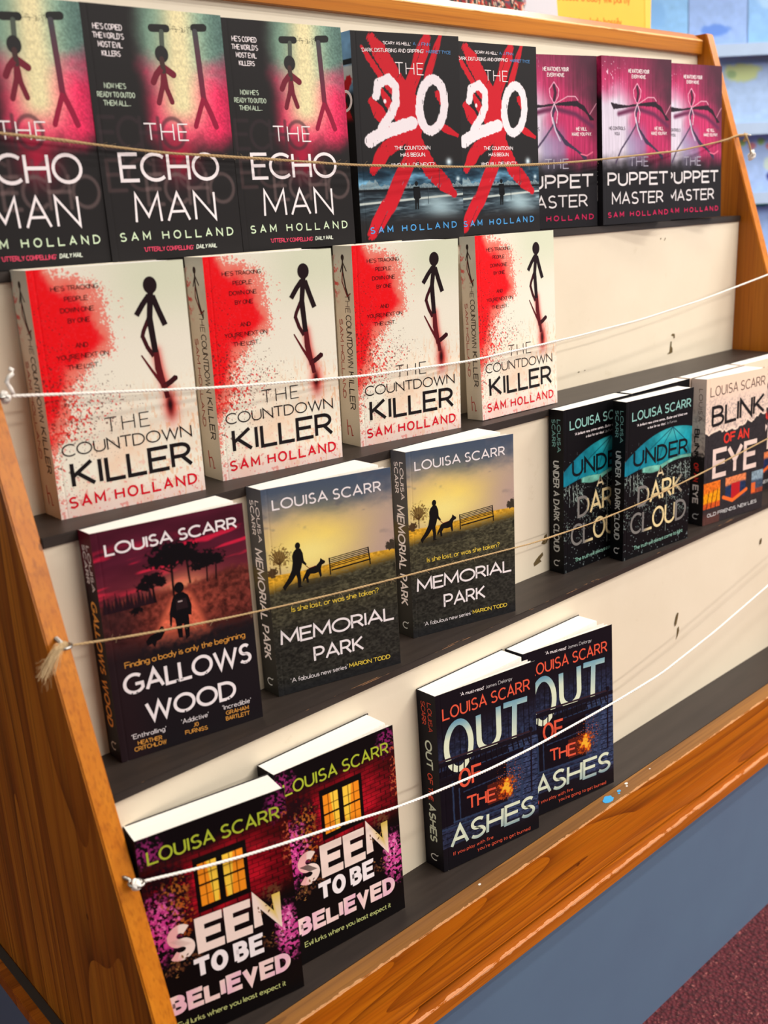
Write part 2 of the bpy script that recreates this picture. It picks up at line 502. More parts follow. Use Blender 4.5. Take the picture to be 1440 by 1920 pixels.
def p_twenty(U, V):
    im = np.ones(U.shape + (3,)) * rgb(43, 41, 42)
    n = vnoise(U, V, 26, 7, 5, 4)
    sky = np.ones_like(im) * rgb(16, 34, 48) + (n[..., None] ** 2) * rgb(150, 205, 230) * ss(120, 142, V)[..., None] * 1.5
    road = np.ones_like(im) * rgb(30, 40, 48) + vnoise(U, V, 16, 2.5, 6, 3)[..., None] ** 3 * rgb(180, 200, 205)
    road = lay(road, np.exp(-((U - 92 - (V - 150) * 0.4) / 22) ** 2) * ss(148, 162, V) * 0.85, (176, 204, 212))
    road = lay(road, 1 - ss(0.5, 1.6, np.abs(V - 158 + (U - 40) * 0.05)), (196, 206, 200))
    ph = np.where((V < 146)[..., None], sky, road)
    ph = lay(ph, (np.abs(V - 146.5) < 1.8) * (0.8 + 0 * U), (14, 20, 26))
    bl = (vnoise(U, V, 2.2, 40, 8, 1)); sk = (V < 146) & (V > 146 - 6 * bl - 5 * np.exp(-((U - 16) / 9) ** 2))
    ph = lay(ph, sk * (0.5 + 0.5 * vnoise(U, V, 1.0, 1.0, 9, 1)), (150, 168, 172))
    im = lay(im, ss(118, 132, V) * (1 - ss(166, 182, V)), ph)
    for (cx, cy, r) in ((112, 121, 4.5), (123, 138, 3.0), (104, 143, 2.2)):
        d = ell(U, V, cx, cy, r, r); im = lay(im, np.exp(-d * d * 1.6), (225, 245, 252))
    R_ = (205, 32, 48)
    for pts, w, sd in (([(24, 6), (44, 34), (67, 64), (70, 100), (88, 128), (116, 152)], 17, 1), ([(90, 1), (74, 36), (58, 66), (52, 84)], 15, 2),
                       ([(106, 1), (84, 48)], 8, 12), ([(12, 14), (34, 42), (56, 66)], 6, 13), ([(60, 96), (34, 108), (18, 128)], 15, 3),
                       ([(72, 106), (54, 132), (36, 160), (12, 190)], 17, 4), ([(64, 52), (66, 106)], 28, 14), ([(20, 63), (38, 86)], 14, 5), ([(32, 52), (50, 80)], 9, 6),
                       ([(98, 84), (124, 95)], 8, 7), ([(100, 55), (106, 64)], 12, 8)):
        D, T = seg(U, V, pts); st = vnoise(U + V * 0.6, V - U * 0.6, 1.4, 22, sd + 30, 2)
        end = ss(0, 14, T) * (1 - ss(T.max() - 16, T.max(), T)); edge = w / 2 - (1 - end) * st * w * 0.45 + (st - 0.5) * 2.4
        mk = 1 - ss(edge - 0.4, edge + 0.4, D)
        im = lay(im, mk * (1 - 0.85 * (st < 0.2) * (D > w * 0.12)), (R_[0] + 0, R_[1], R_[2]))
    Wt = (243, 234, 238)
    for pts, w, sd in (([(26, 58), (29, 47), (41, 42), (49, 49), (49, 64), (42, 76), (30, 88)], 9.5, 21), ([(16, 100), (34, 92), (52, 87), (68, 83)], 13, 22),
                       ([(93 + 15.5 * math.cos(t) + 2.5 * math.sin(t), 66 - 24.5 * math.sin(t)) for t in np.linspace(1.9, 1.9 - 2 * PI, 30)], 10, 23)):
        D, T = seg(U, V, pts); st = vnoise(U, V, 1.6, 5, sd, 2)
        edge = w / 2 + (st - 0.6) * 1.8; im = lay(im, (1 - ss(edge - 0.35, edge + 0.35, D)) * (1 - .8 * ((vnoise(U, V, .9, 9, sd + 5, 1) > .86) & (D > w * .25))), Wt)
    im = lay(im, (1 - ss(0.8, 1.4, ell(U, V, 36, 63, 1.6, 1.9))), Wt)
    return im


def p_puppet(U, V):
    n = vnoise(U, V, 30, 30, 11, 4); f = vnoise(U, V, 1.3, 26, 12, 3)
    im = np.ones(U.shape + (3,)) * rgb(196, 60, 108)
    im = im * (0.72 + 0.5 * f[..., None])
    im = lay(im, ss(68, 124, U + (24 - V) * 0.5 + (n - 0.5) * 34) * 0.9, (62, 48, 56))
    im = lay(im, np.exp(-((V - 2) / 16) ** 2) * 0.5, (100, 50, 70))
    lil = ss(66, 26, U - 6 - (V - 60) * 0.25 + (n - 0.5) * 28) * ss(22, 56, V + (n - 0.5) * 24)
    im = lay(im, lil, np.ones_like(im) * rgb(226, 216, 232) * (0.85 + 0.2 * f[..., None]))
    leg = ss(14, 2, np.abs(U - 62 - (V - 90) * 0.05) - 10) * ss(70, 100, V)
    im = lay(im, leg * 0.7, (150, 140, 178))
    im = lay(im, ss(108, 136, V + (n - 0.5) * 26), (38, 36, 40))
    sh = (48, 36, 48)
    im = stroke(im, U, V, [(30, 66), (50, 62), (66, 60), (96, 66), (122, 80)], 5, (110, 50, 84), 2.5)
    for k in range(5):
        im = stroke(im, U, V, [(17 + k, 54 + k * 1.4), (30, 56 + k * .8), (48, 57), (64, 55)], 2.0, sh, 0.4, 1.2, k)
        im = stroke(im, U, V, [(64, 55), (80, 53 + k * .6), (98, 52 + k), (110, 58 + k), (119 + k, 72)], 2.1, sh, 0.4, 1.4, k + 9)
        im = stroke(im, U, V, [(63 + k * .6, 58), (61, 70), (66, 82), (80, 96 + k), (98, 108), (112, 116 + k)], 2.0, (70, 60, 84), 0.4, 1.3, k + 20)
        im = stroke(im, U, V, [(64, 76), (50, 92), (34, 108), (24, 124)], 1.3 + 0.2 * k, (84, 70, 96), 0.4, 1.2, k + 30)
    im = stroke(im, U, V, [(61, 70), (65, 84), (72, 96)], 2.0, (205, 196, 216), 0.5)
    for s_ in (-1, 1):
        im = stroke(im, U, V, [(64, 30), (64 + 7 * s_, 38), (64 + 6 * s_, 46), (64, 54)], 1.2, (238, 170, 196), 0.3)
        im = stroke(im, U, V, [(64, 54), (64 + 5 * s_, 64), (64 + 3 * s_, 76)], 1.3, (236, 196, 214), 0.3)
    im = stroke(im, U, V, [(64, 34), (66, 42), (64, 50)], 4.0, (72, 40, 60), 0.8)
    im = stroke(im, U, V, [(66, 54), (84, 46), (96, 46), (100, 50)], 0.9, (240, 190, 206), 0.3)
    im = stroke(im, U, V, [(118, 66), (128, 54)], 0.8, (240, 170, 190), 0.3)
    im = stroke(im, U, V, [(104, 112), (113, 114), (122, 110)], 1.6, (240, 120, 150), 0.3)
    fl = vnoise(U, V, 2.2, 2.2, 15, 1)
    return lay(im, (fl > 0.90) * ss(60, 10, U) * ss(60, 20, V) * 0.8, (250, 215, 235))


def p_count(U, V):
    n = vnoise(U, V, 26, 30, 21, 5); g = vnoise(U, V, 0.95, 0.95, 22, 1) * .6 + .4 * vnoise(U, V, 2.6, 2.6, 24, 2); g2 = vnoise(U, V, 1.7, 1.7, 23, 2)
    im = np.ones(U.shape + (3,)) * rgb(240, 234, 216)
    im = lay(im, (1 - ss(10, 70, V)) * ss(30, 100, U) * 0.6, (206, 216, 184))
    im = lay(im, ss(100, 165, V) * ss(0.35, 0.75, n) * 0.45, (238, 178, 140))
    im = lay(im, ss(168, 198, V) * 0.55, (244, 200, 196))
    F = 1.50 - U / 36.0 - np.maximum(V - 66, 0) / 46.0 * (0.55 + U / 60) - 0.75 * np.exp(-((V - 0) / 13) ** 2) * ss(4, 20, U)
    F = F + 0.85 * np.exp(-((U - 42) / 18) ** 2 - ((V - 53) / 17) ** 2) + 0.45 * np.exp(-((U - 5) / 10) ** 2 - ((V - 100) / 22) ** 2) + 0.3 * np.exp(-((U - 34) / 22) ** 2 - ((V - 10) / 9) ** 2)
    F = F + (n - 0.5) * 1.3
    im = lay(im, ss(0.0, 0.8, F) * 0.8, (242, 120, 104))
    im = lay(im, (g > 0.80 - 0.62 * ss(-0.6, 0.7, F)) * 0.6 * (F > -0.6), (236, 84, 70))
    im = lay(im, ss(0.45, 0.95, F) * (0.55 + 0.75 * g), (240, 8, 24))
    F2 = 1.25 - U / 52.0 - np.abs(V - 108) / 58.0 + (n - 0.5)
    im = lay(im, (g2 > 0.84 - 0.30 * np.clip(F2, 0, 1)) * (F2 > 0) * 0.85, (226, 50, 46))
    im = lay(im, (vnoise(U, V, 1.1, 1.1, 29, 1) > 0.93 - 0.16 * np.clip(F2 + 0.4, 0, 1)) * (F2 > -0.4) * 0.65, (84, 48, 42))
    im = lay(im, (vnoise(U, V, 1.6, 5, 28, 2) > 0.66) * ss(84, 120, V) * ss(40, 110, U) * .35, (232, 150, 92))
    D, T = seg(U, V, [(97, 72), (99, 88), (102, 103)])
    im = lay(im, np.exp(-(D / 4.2) ** 2) * 0.75, (214, 48, 44))
    im = lay(im, np.exp(-ell(U, V, 105, 119, 6.5, 14) ** 2) * 0.85, (216, 42, 36))
    im = lay(im, np.exp(-ell(U, V, 104.5, 118, 3.0, 9) ** 2 * 1.3), (46, 10, 16))
    e = np.maximum(ss(2, 0, U), np.maximum(ss(127, 129, U), ss(2, 0, V)))
    im = lay(im, (vnoise(U, V, 3, 3, 27, 3) > 0.68) * ss(150, 180, V) * 0.5, (226, 110, 104))
    return im


def p_gallows(U, V):
    n = vnoise(U, V, 30, 5, 31, 4); g = vnoise(U, V, 3, 3, 32, 3)
    im = np.ones(U.shape + (3,)) * rgb(88, 32, 50)
    im = im * (0.7 + 0.5 * vnoise(U, V, 40, 14, 33, 3)[..., None])
    st = ss(0.50, 0.70, vnoise(U - V * 0.6, V + U * 0.10, 34, 5.5, 34, 3))
    im = lay(im, st * ss(10, 24, V) * (1 - ss(50, 66, V)), (212, 40, 72))
    im = lay(im, ss(24, 62, V) * 0.35, (150, 70, 66))
    im = lay(im, np.exp(-ell(U, V, 70, 62, 26, 14) ** 2) * 0.9, (246, 156, 112))
    grd = ss(57, 63, V + (g - .5) * 7 - 7 * np.exp(-((U - 112) / 24) ** 2) * -1)
    hea = np.ones_like(im) * rgb(104, 50, 44) * (0.45 + 1.0 * g[..., None])
    hea = lay(hea, np.exp(-ell(U, V, 72, 76, 40, 20) ** 2) * 0.5 * g, (224, 104, 76))
    im = lay(im, grd, hea)
    hw = 5 + np.maximum(V - 62, 0) * 0.5
    im = lay(im, ss(hw + 5, hw - 3, np.abs(U - 68 + (V - 62) * 0.14) + (g - .5) * 7) * ss(60, 68, V) * 0.85, np.ones_like(im) * rgb(246, 120, 90) * (0.7 + 0.5 * g[..., None]))
    im = lay(im, ss(92, 112, V + (g - .5) * 12), (36, 31, 35))
    im = lay(im, ss(58, 70, V) * ss(44, 10, U) * 0.6, (52, 34, 38))
    lf = vnoise(U, V, 2.6, 2.2, 36, 3)
    for cx, cy, rx, ry in ((64, 29, 18, 9), (55, 35, 14, 5.5), (72, 34, 13, 6), (80, 37, 10, 4), (91, 41, 14, 6), (100, 43, 8, 4.5), (86, 46, 7, 3), (44, 47, 9, 4.5), (38, 52, 9, 4), (50, 52, 6, 3), (28, 71, 5, 3)):
        im = lay(im, ss(1.15, 0.85, ell(U, V, cx, cy, rx, ry) + (lf - 0.5) * 1.5), (22, 18, 22))
    for k in range(14):
        x = 4 + k * 3.1; im = lay(im, ss(0.4, 0.2, np.abs(U - x) / np.maximum(1, (V - 52 - (k % 3) * 3) * 0.5)) * (V > 52 + (k % 3) * 3) * (V < 68), (44, 26, 34))
    for pts, w in (([(62, 32), (61, 66)], 1.8), ([(75, 34), (76, 58)], 1.6), ([(92, 46), (91, 60)], 1.2), ([(100, 48), (99, 60)], 1.2), ([(44, 50), (45, 67)], 1.6), ([(62, 46), (52, 40)], 1.0), ([(61, 44), (70, 38)], 1.0)):
        im = stroke(im, U, V, pts, w, (24, 18, 20), 0.4)
    return im


def p_park(U, V):
    n = vnoise(U, V, 34, 20, 41, 5); g = vnoise(U, V, 2.6, 1.4, 42, 3)
    t = V + (n - 0.5) * 46
    im = np.ones(U.shape + (3,)) * rgb(80, 92, 112)
    im = lay(im, ss(8, 44, t), (188, 164, 150))
    im = lay(im, np.exp(-ell(U, V, 46, 56, 52, 28) ** 2) * (0.8 + 0.5 * n), (255, 222, 116))
    im = lay(im, np.exp(-ell(U, V, 40, 66, 34, 16) ** 2) * 0.9, (255, 238, 150))
    im = lay(im, ss(80, 129, U) * ss(30, 60, V) * 0.4, (190, 158, 158))
    im = lay(im, ss(0.62, 0.8, vnoise(U, V, 24, 12, 44, 4)) * (1 - ss(45, 70, V)) * 0.5, (90, 92, 104))
    hz = 80 + 1.5 * np.sin(U / 22.0)
    gr = np.ones_like(im) * rgb(244, 184, 58) * (0.6 + 0.6 * g[..., None])
    gr = lay(gr, ss(84, 98, V + (U - 45) * 0.06 + (g - .5) * 8), np.ones_like(im) * rgb(88, 84, 66) * (0.35 + 1.0 * g[..., None]))
    gr = lay(gr, ss(110, 150, V) * 0.6, np.ones_like(im) * rgb(42, 42, 44) * (0.5 + 0.9 * g[..., None]))
    gr = lay(gr, ss(180, 197, V) * 0.7, (38, 38, 42))
    gr = lay(gr, ss(0.3, 1, ell(U, V, 40, 97, 30, 6) < 1) * 0.5, (50, 48, 42))
    im = lay(im, ss(-0.4, 0.4, V - hz), gr)
    tr = vnoise(U, V, 1.6, 1.6, 46, 2)
    im = lay(im, ss(1.1, 0.7, ell(U, V, 13, 65, 9, 9) + (tr - .5) * 1.8) * 0.75 * (V < 80), (110, 82, 42))
    im = lay(im, ss(1.1, 0.9, ell(U, V, 127, 75, 8, 5) + (tr - .5)) * (V < 82), (70, 62, 52))
    im = lay(im, ss(1.1, 0.9, ell(U, V, 4, 78, 5, 4) + (tr - .5)) * (V < 83), (86, 66, 44))
    im = stroke(im, U, V, [(12, 80), (12, 66)], 1.0, (70, 50, 30), 0.4)
    return im


def p_dark(U, V):
    im = np.ones(U.shape + (3,)) * rgb(18, 17, 20)
    g = vnoise(U, V, 1.3, 3.0, 51, 1); n = vnoise(U, V, 14, 14, 52, 4)
    im = lay(im, (g > 0.90) * ss(40, 70, V) * (0.6), (190, 205, 205))
    sp = vnoise(U, V, 1.4, 1.4, 53, 1)
    im = lay(im, (sp > 0.80 - 0.12 * np.exp(-((V - 108) / 16) ** 2)) * ss(88, 96, V) * (1 - ss(150, 172, V)) * ss(0.35, 0.6, n) * 0.75, (170, 190, 180))
    top = 44 + ((U - 90) / 88.0) ** 2 * 28
    bot = 91 - (U - 4) * 0.045 - 3.5 * np.abs(np.sin((U - 4) / 128 * PI * 2))
    um = ss(-0.5, 0.5, V - top) * ss(-0.5, 0.5, bot - V)
    tl = np.ones_like(im) * rgb(26, 138, 152) * (0.62 + 0.75 * n[..., None])
    tl = lay(tl, np.exp(-ell(U, V, 88, 50, 26, 10) ** 2) * 0.5, (120, 215, 210))
    tl = lay(tl, ss(58, 22, U) * 0.4, (14, 86, 116))
    for a in ((90, 44, 60, 92), (90, 44, 104, 90), (90, 44, 128, 86), (90, 44, 20, 92)):
        tl = stroke(tl, U, V, [a[:2], ((a[0] + a[2]) / 2 + (a[2] - a[0]) * .12, (a[1] + a[3]) / 2 - 3), a[2:]], 1.0, (10, 70, 90), 0.4)
    im = lay(im, um, tl)
    un = ss(-0.4, 0.4, V - bot) * ss(-0.6, 0.6, bot + 6 + 5 * np.exp(-((U - 52) / 18) ** 2) - 2 - V)
    im = lay(im, un * ss(30, 36, U), np.ones_like(im) * rgb(120, 190, 170) * (0.55 + 0.8 * n[..., None]))
    im = stroke(im, U, V, [(82, 88), (82, 176)], 1.3, (120, 128, 120), 0.5, 0.6, 3)
    for k, x in enumerate((10, 17, 24, 108, 118)):
        im = stroke(im, U, V, [(x, 92), (x + 1.5, 112 + 4 * (k % 3))], 0.8, (170, 185, 175), 0.4, 1.2, k)
    return im


def p_blink(U, V):
    n = vnoise(U, V, 24, 24, 61, 4); g = vnoise(U, V, 2.2, 2.2, 62, 3)
    im = np.ones(U.shape + (3,)) * rgb(248, 216, 190)
    im = lay(im, ss(8, 40, V) * 0.5, (228, 206, 196))
    im = lay(im, ss(0.50, 0.62, g) * ss(20, 44, V + (n - .5) * 20) * 0.55, (150, 132, 130))
    edge = 73 - 12 * ss(70, 129, U) + (vnoise(U, V, 9, 400, 63, 4) - 0.5) * 12
    im = lay(im, ss(-2.0, -1.4, V - edge), (252, 226, 206))
    im = lay(im, ss(0, 0.8, V - edge), np.ones_like(im) * rgb(52, 48, 50) * (0.85 + 0.4 * g[..., None]))
    def ph(im, u0, u1, v0, v1, a, b, c):
        k = ((U > u0) & (U < u1) & (V > v0) & (V < v1)).astype(float)
        pic = np.ones_like(im) * rgb(*a); pic = lay(pic, ss(v0 + (v1 - v0) * .3, v0 + (v1 - v0) * .45, V + (n - .5) * 8), b)
        pic = lay(pic, ss(v0 + (v1 - v0) * .75, v0 + (v1 - v0) * .82, V), c); pic = pic * (0.7 + 0.55 * g[..., None]); return lay(im, k, pic)
    im = ph(im, 0, 35, 140, 176, (236, 120, 40), (252, 160, 20), (210, 90, 40))
    for x in (9, 18, 27): im = stroke(im, U, V, [(x + 3, 152), (x - 2, 176)], 1.4, (50, 30, 24), 0.4)
    im = ph(im, 46, 90, 140, 172, (240, 140, 90), (40, 56, 88), (60, 60, 80))
    im = lay(im, ((np.abs(U - 68) < 9) & (V > 150) & (V < 172)) * 0.95, (196, 36, 42))
    im = stroke(im, U, V, [(42, 166), (62, 174), (92, 164)], 5, (246, 116, 52), 0.5)
    im = ph(im, 103, 129, 142, 174, (140, 160, 172), (70, 82, 98), (150, 70, 50))
    im = lay(im, ((U > 103) & (U < 112) & (V > 158) & (V < 172)) * 0.9, (240, 110, 50))
    im = lay(im, ss(176, 190, V) * (U < 35) * 0.6, (120, 70, 60))
    return im


def p_ashes(U, V):
    g = vnoise(U, V, 3, 1.6, 71, 3); n = vnoise(U, V, 20, 20, 72, 3)
    im = np.ones(U.shape + (3,)) * rgb(30, 24, 32)
    bd = np.abs(((V - U * 0.06) / 6.2) % 1 - 0.5) > 0.42
    wl = np.ones_like(im) * rgb(70, 82, 116) * (0.4 + 0.95 * g[..., None]); wl = lay(wl, bd * 0.8, (18, 18, 30))
    vb = np.abs(((U) / 7.0) % 1 - 0.5) > 0.44
    w2 = np.ones_like(im) * rgb(62, 72, 104) * (0.3 + 0.9 * g[..., None]); w2 = lay(w2, vb * 0.8, (16, 16, 26))
    im = lay(im, ss(30, 70, V) * (V < 84) * 0.85, w2)
    im = lay(im, (V > 84) * (U > 88) * (1 - ss(165, 185, V)) * 0.95, wl)
    im = lay(im, (V >= 84) * (U <= 88) * (V < 168) * 0.9, (26, 22, 32))
    im = lay(im, (V >= 148) * (V < 172) * (U <= 129) * 0.6, wl)
    fr = (66, 84, 118)
    for pts, w in (([(12, 96), (80, 96)], 1.6), ([(16, 98), (16, 146)], 2.0), ([(24, 110), (24, 146)], 1.4), ([(16, 146), (88, 150)], 2.2), ([(88, 96), (88, 150)], 3.0),
                   ([(30, 116), (84, 116)], 1.2), ([(0, 150), (129, 158)], 2.0), ([(110, 70), (106, 150)], 2.4), ([(96, 88), (96, 150)], 1.4), ([(0, 92), (112, 92)], 1.6)):
        im = stroke(im, U, V, pts, w, (np.array(fr) * 0.8).tolist(), 0.5, 1.2, 5)
    im = lay(im, ((U > 60) & (U < 88) & (V > 120) & (V < 144)) * 0.8, (110, 44, 30))
    fl = vnoise(U, V, 3, 3, 77, 3)
    d = ell(U, V, 86, 131, 12, 14) + (fl - 0.5) * 1.6
    im = lay(im, ss(1.0, 0.5, d), (214, 86, 26)); im = lay(im, ss(0.6, 0.25, d), (250, 186, 60))
    im = lay(im, (vnoise(U, V, 1.2, 1.2, 78, 1) > 0.86) * ss(26, 12, np.hypot(U - 88, V - 124)), (240, 110, 40))
    im = lay(im, ss(176, 192, V), (26, 22, 28))
    im = lay(im, 1 - ss(10, 34, V + (n - .5) * 14), (30, 24, 32))
    return im


def p_seen(U, V):
    n = vnoise(U, V, 22, 22, 81, 4); g = vnoise(U, V, 1.4, 1.4, 82, 2); lf = vnoise(U, V, 3.4, 3.4, 83, 3)
    lit = np.exp(-ell(U, V, 66, 62, 60, 44) ** 2)
    row = np.floor(V / 4.2); bx = (U + (row % 2) * 5.5) / 11.0
    mort = (np.abs((V / 4.2) % 1 - .5) > .40) | (np.abs(bx % 1 - .5) > .46)
    br = rgb(186, 26, 44) * (0.16 + 0.95 * lit * (0.7 + 0.6 * vnoise(U, V, 11, 4.2, 84, 1)))[..., None]
    im = lay(br, mort * 0.65, (26, 6, 12))
    im = lay(im, 1 - ss(18, 34, V + (n - .5) * 16), (20, 12, 18))
    im = lay(im, ss(84, 104, V + (n - .5) * 16), (20, 13, 17))
    def foli(im, cx, cy, rx, ry, c, thr=0.52, sd=1):
        q = vnoise(U, V, 2.0, 2.0, 90 + sd, 2); d = ell(U, V, cx, cy, rx, ry)
        return lay(im, (q > thr) * ss(1.15, 0.55, d + (lf - .5) * 0.8) * 0.95, c)
    for a in ((18, 62, 26, 40, (36, 16, 22), .3, 0), (10, 84, 16, 34, (214, 70, 150), .50, 1), (16, 78, 14, 22, (240, 110, 175), .62, 2), (26, 60, 14, 20, (176, 104, 44), .6, 3), (32, 80, 10, 24, (186, 96, 40), .62, 4),
              (8, 14, 16, 14, (150, 50, 110), .54, 5), (120, 12, 12, 16, (140, 44, 104), .52, 6), (120, 136, 14, 30, (226, 84, 160), .46, 7), (118, 130, 9, 20, (250, 150, 200), .6, 8), (126, 46, 5, 40, (190, 90, 60), .6, 9)):
        im = foli(im, *a)
    k = ((U > 43) & (U < 90) & (V > 34) & (V < 84)).astype(float); im = lay(im, k, (20, 14, 16))
    for (u0, u1) in ((46.5, 63), (68, 86)):
        k = ((U > u0) & (U < u1) & (V > 40) & (V < 79)).astype(float)
        dx = (U - u0) / (u1 - u0); pane = np.ones_like(im) * rgb(255, 208, 74)
        edge = dx if u0 < 60 else 1 - dx
        pane = lay(pane, ss(.55, .05, edge + (n - .5) * .3), (240, 60, 26)); pane = lay(pane, ss(.9, 1.1, np.abs(edge - .8) * 3 + (V - 40) / 60), (250, 150, 40))
        im = lay(im, k, pane)
        for x in (u0 + (u1 - u0) / 3, u0 + 2 * (u1 - u0) / 3): im = stroke(im, U, V, [(x, 40), (x, 79)], 0.55, (40, 16, 12), 0.3)
        for y in (50, 69): im = stroke(im, U, V, [(u0, y), (u1, y)], 0.55, (40, 16, 12), 0.3)
        im = stroke(im, U, V, [(u0, 59.5), (u1, 59.5)], 1.8, (24, 12, 12), 0.3)
    for (cx, cy, rx, ry, thr, sd) in ((108, 92, 12, 9, .5, 11), (30, 122, 16, 5, .55, 12), (104, 140, 9, 7, .55, 13), (18, 128, 9, 6, .6, 14)):
        im = foli(im, cx, cy, rx, ry, (104, 66, 44), thr, sd)
    return im


def spine_img(base, top=None, kind=None):
    def f(U, V):       # U 0..T from front edge (right) going back is handled by caller: U=0 at the back, T at the front
        im = np.ones(U.shape + (3,)) * rgb(*base)
        if top is not None: im = top(im, U, V)
        return im
    return f


def grid_mesh(name, painter, w, h, step, mat, spine=False, thick=0.0004, inner=(246, 242, 232)):
    """painted sheet: front face is a fine grid carrying the colours, plus sides and a plain inner face"""
    nx = max(2, int(round(w / step)) + 1); ny = int(round(h / step)) + 1
    u = np.linspace(0, w, nx); v = np.linspace(0, h, ny); U, V = np.meshgrid(u, v)
    C = np.clip(painter(U, V), 0, 255); C = np.clip(C - 15 * (1 - C / 255) ** 2, 3, 255)
    if spine: P = np.stack([np.zeros_like(U), (w - U) * 0.001, (h - V) * 0.001], -1).reshape(-1, 3)
    else:
        crease = 0.00025 * np.exp(-((U - 5.5) / 0.7) ** 2)
        P = np.stack([U * 0.001, crease, (h - V) * 0.001], -1).reshape(-1, 3)
    a = (np.arange(ny - 1)[:, None] * nx + np.arange(nx - 1)[None, :]).ravel()
    F = np.stack([a, a + nx, a + nx + 1, a + 1], -1)
    cols = C.reshape(-1, 3)
    # rear shell
    ring = np.array([0, nx - 1, nx * ny - 1, nx * (ny - 1)]); off = len(P)
    E0 = P[ring].copy(); E1 = P[ring].copy()
    E1[:, 0 if spine else 1] += thick
    P = np.vstack([P, E0, E1]); cols = np.vstack([cols, cols[ring], np.tile(rgb(*inner), (4, 1))])
    Q = [[off + 4, off + 5, off + 6, off + 7]]
    for i in range(4): Q.append([off + i, off + (i + 1) % 4, off + 4 + (i + 1) % 4, off + 4 + i])
    F = np.vstack([F, np.array(Q)])
    me = bpy.data.meshes.new(name)
    me.vertices.add(len(P)); me.vertices.foreach_set('co', P.ravel())
    me.loops.add(len(F) * 4); me.loops.foreach_set('vertex_index', F.astype(np.int32).ravel())
    me.polygons.add(len(F)); me.polygons.foreach_set('loop_start', np.arange(0, len(F) * 4, 4, dtype=np.int32))
    me.update(calc_edges=True)
    at = me.color_attributes.new('Col', 'FLOAT_COLOR', 'POINT'); c4 = np.ones((len(P), 4)); c4[:, :3] = lin(cols / 255.0)
    at.data.foreach_set('color', c4.ravel()); me.materials.append(mat)
    return me


# ------------------------------------------------------------------ lettering of every cover
WH = (248, 238, 238)


def t_echo():
    p = Print(); gh = (74, 66, 66)
    dk = lambda u, v: (58, 62, 60) if v < 50 else (136, 28, 62)
    def limb(pts, w, col):
        p.ribbon(pts, w, col, 1)
        for q in (pts[0], pts[-1]): p.disc(q[0], q[1], w / 2, w / 2, col(q[0], q[1]) if callable(col) else col, 1, 12)
    for a, b, c, d in ((61, 75, 14.5, 14), (101, 111, 11.8, 11)): limb([(a, c), (b, d)], 6.0, (42, 42, 40))
    limb([(70, 17), (69, 30)], 4.4, (84, 92, 82)); p.disc(68, 34, 6.2, 6.6, (46, 44, 44), 1); limb([(67.5, 38), (68, 47)], 4.6, (74, 52, 50))
    lr = (118, 34, 52)
    for pts, w in (([(66, 45), (61, 50), (57.5, 56)], 5.2), ([(68, 44), (77, 49.5)], 5.6), ([(68, 46), (66, 58), (60.5, 72)], 4.4), ([(68, 48), (69, 60), (73, 71)], 4.4)): limb(pts, w, lr)
    limb([(102, 15), (103, 40), (104, 68)], 5.2, lambda u, v: (62 + v * .9, 84 - v * .7, 82 - v * .3))
    limb([(104, 67), (98, 80), (93.5, 90)], 4.4, (150, 26, 62)); limb([(104, 67), (110, 80), (114, 90)], 5.0, (150, 26, 62))
    rn = random.Random(3)
    for _ in range(46): p.disc(rn.uniform(78, 98), rn.gauss(13.5, 1.4), .35, .35, (90, 92, 76), 1, 6)
    p.text("HE'S COPIED", 9, 34.5, 18.6, 4.5, .75, WH); p.text("THE WORLD'S", 8.2, 35.2, 25.2, 4.5, .75, WH)
    p.text("MOST EVIL", 11.7, 33, 31.7, 4.4, .75, WH); p.text("KILLERS", 14.1, 30.4, 38.2, 4.3, .75, WH)
    gn = (196, 212, 188)
    p.text("NOW HE'S", 12.4, 31.8, 62.4, 4.3, .75, gn); p.text("READY TO OUTDO", 5.5, 39, 69.1, 4.3, .75, gn); p.text("THEM ALL...", 10.1, 34.3, 75.5, 4.3, .75, gn)
    p.text("THE", 43.6, 85, 102, 14, 1.1, WH, gap=.3); p.text("ECHO", 16.5, 112.5, 134.8, 23.5, 2.8, WH, gap=.17)
    p.text("MAN", 25.5, 105, 167.8, 24.5, 2.1, WH, gap=.24); p.text("SAM HOLLAND", 9.2, 120.5, 182, 7.2, 1.1, (214, 232, 196), gap=.62, space=.8, cond=.6)
    p.text("'UTTERLY COMPELLING'", 30.1, 78.3, 191.2, 3.9, .7, (238, 80, 110), drop=.8); p.text("DAILY MAIL", 80.7, 101.8, 191.6, 3.7, .75, (226, 232, 214), slant=.2)
    return p


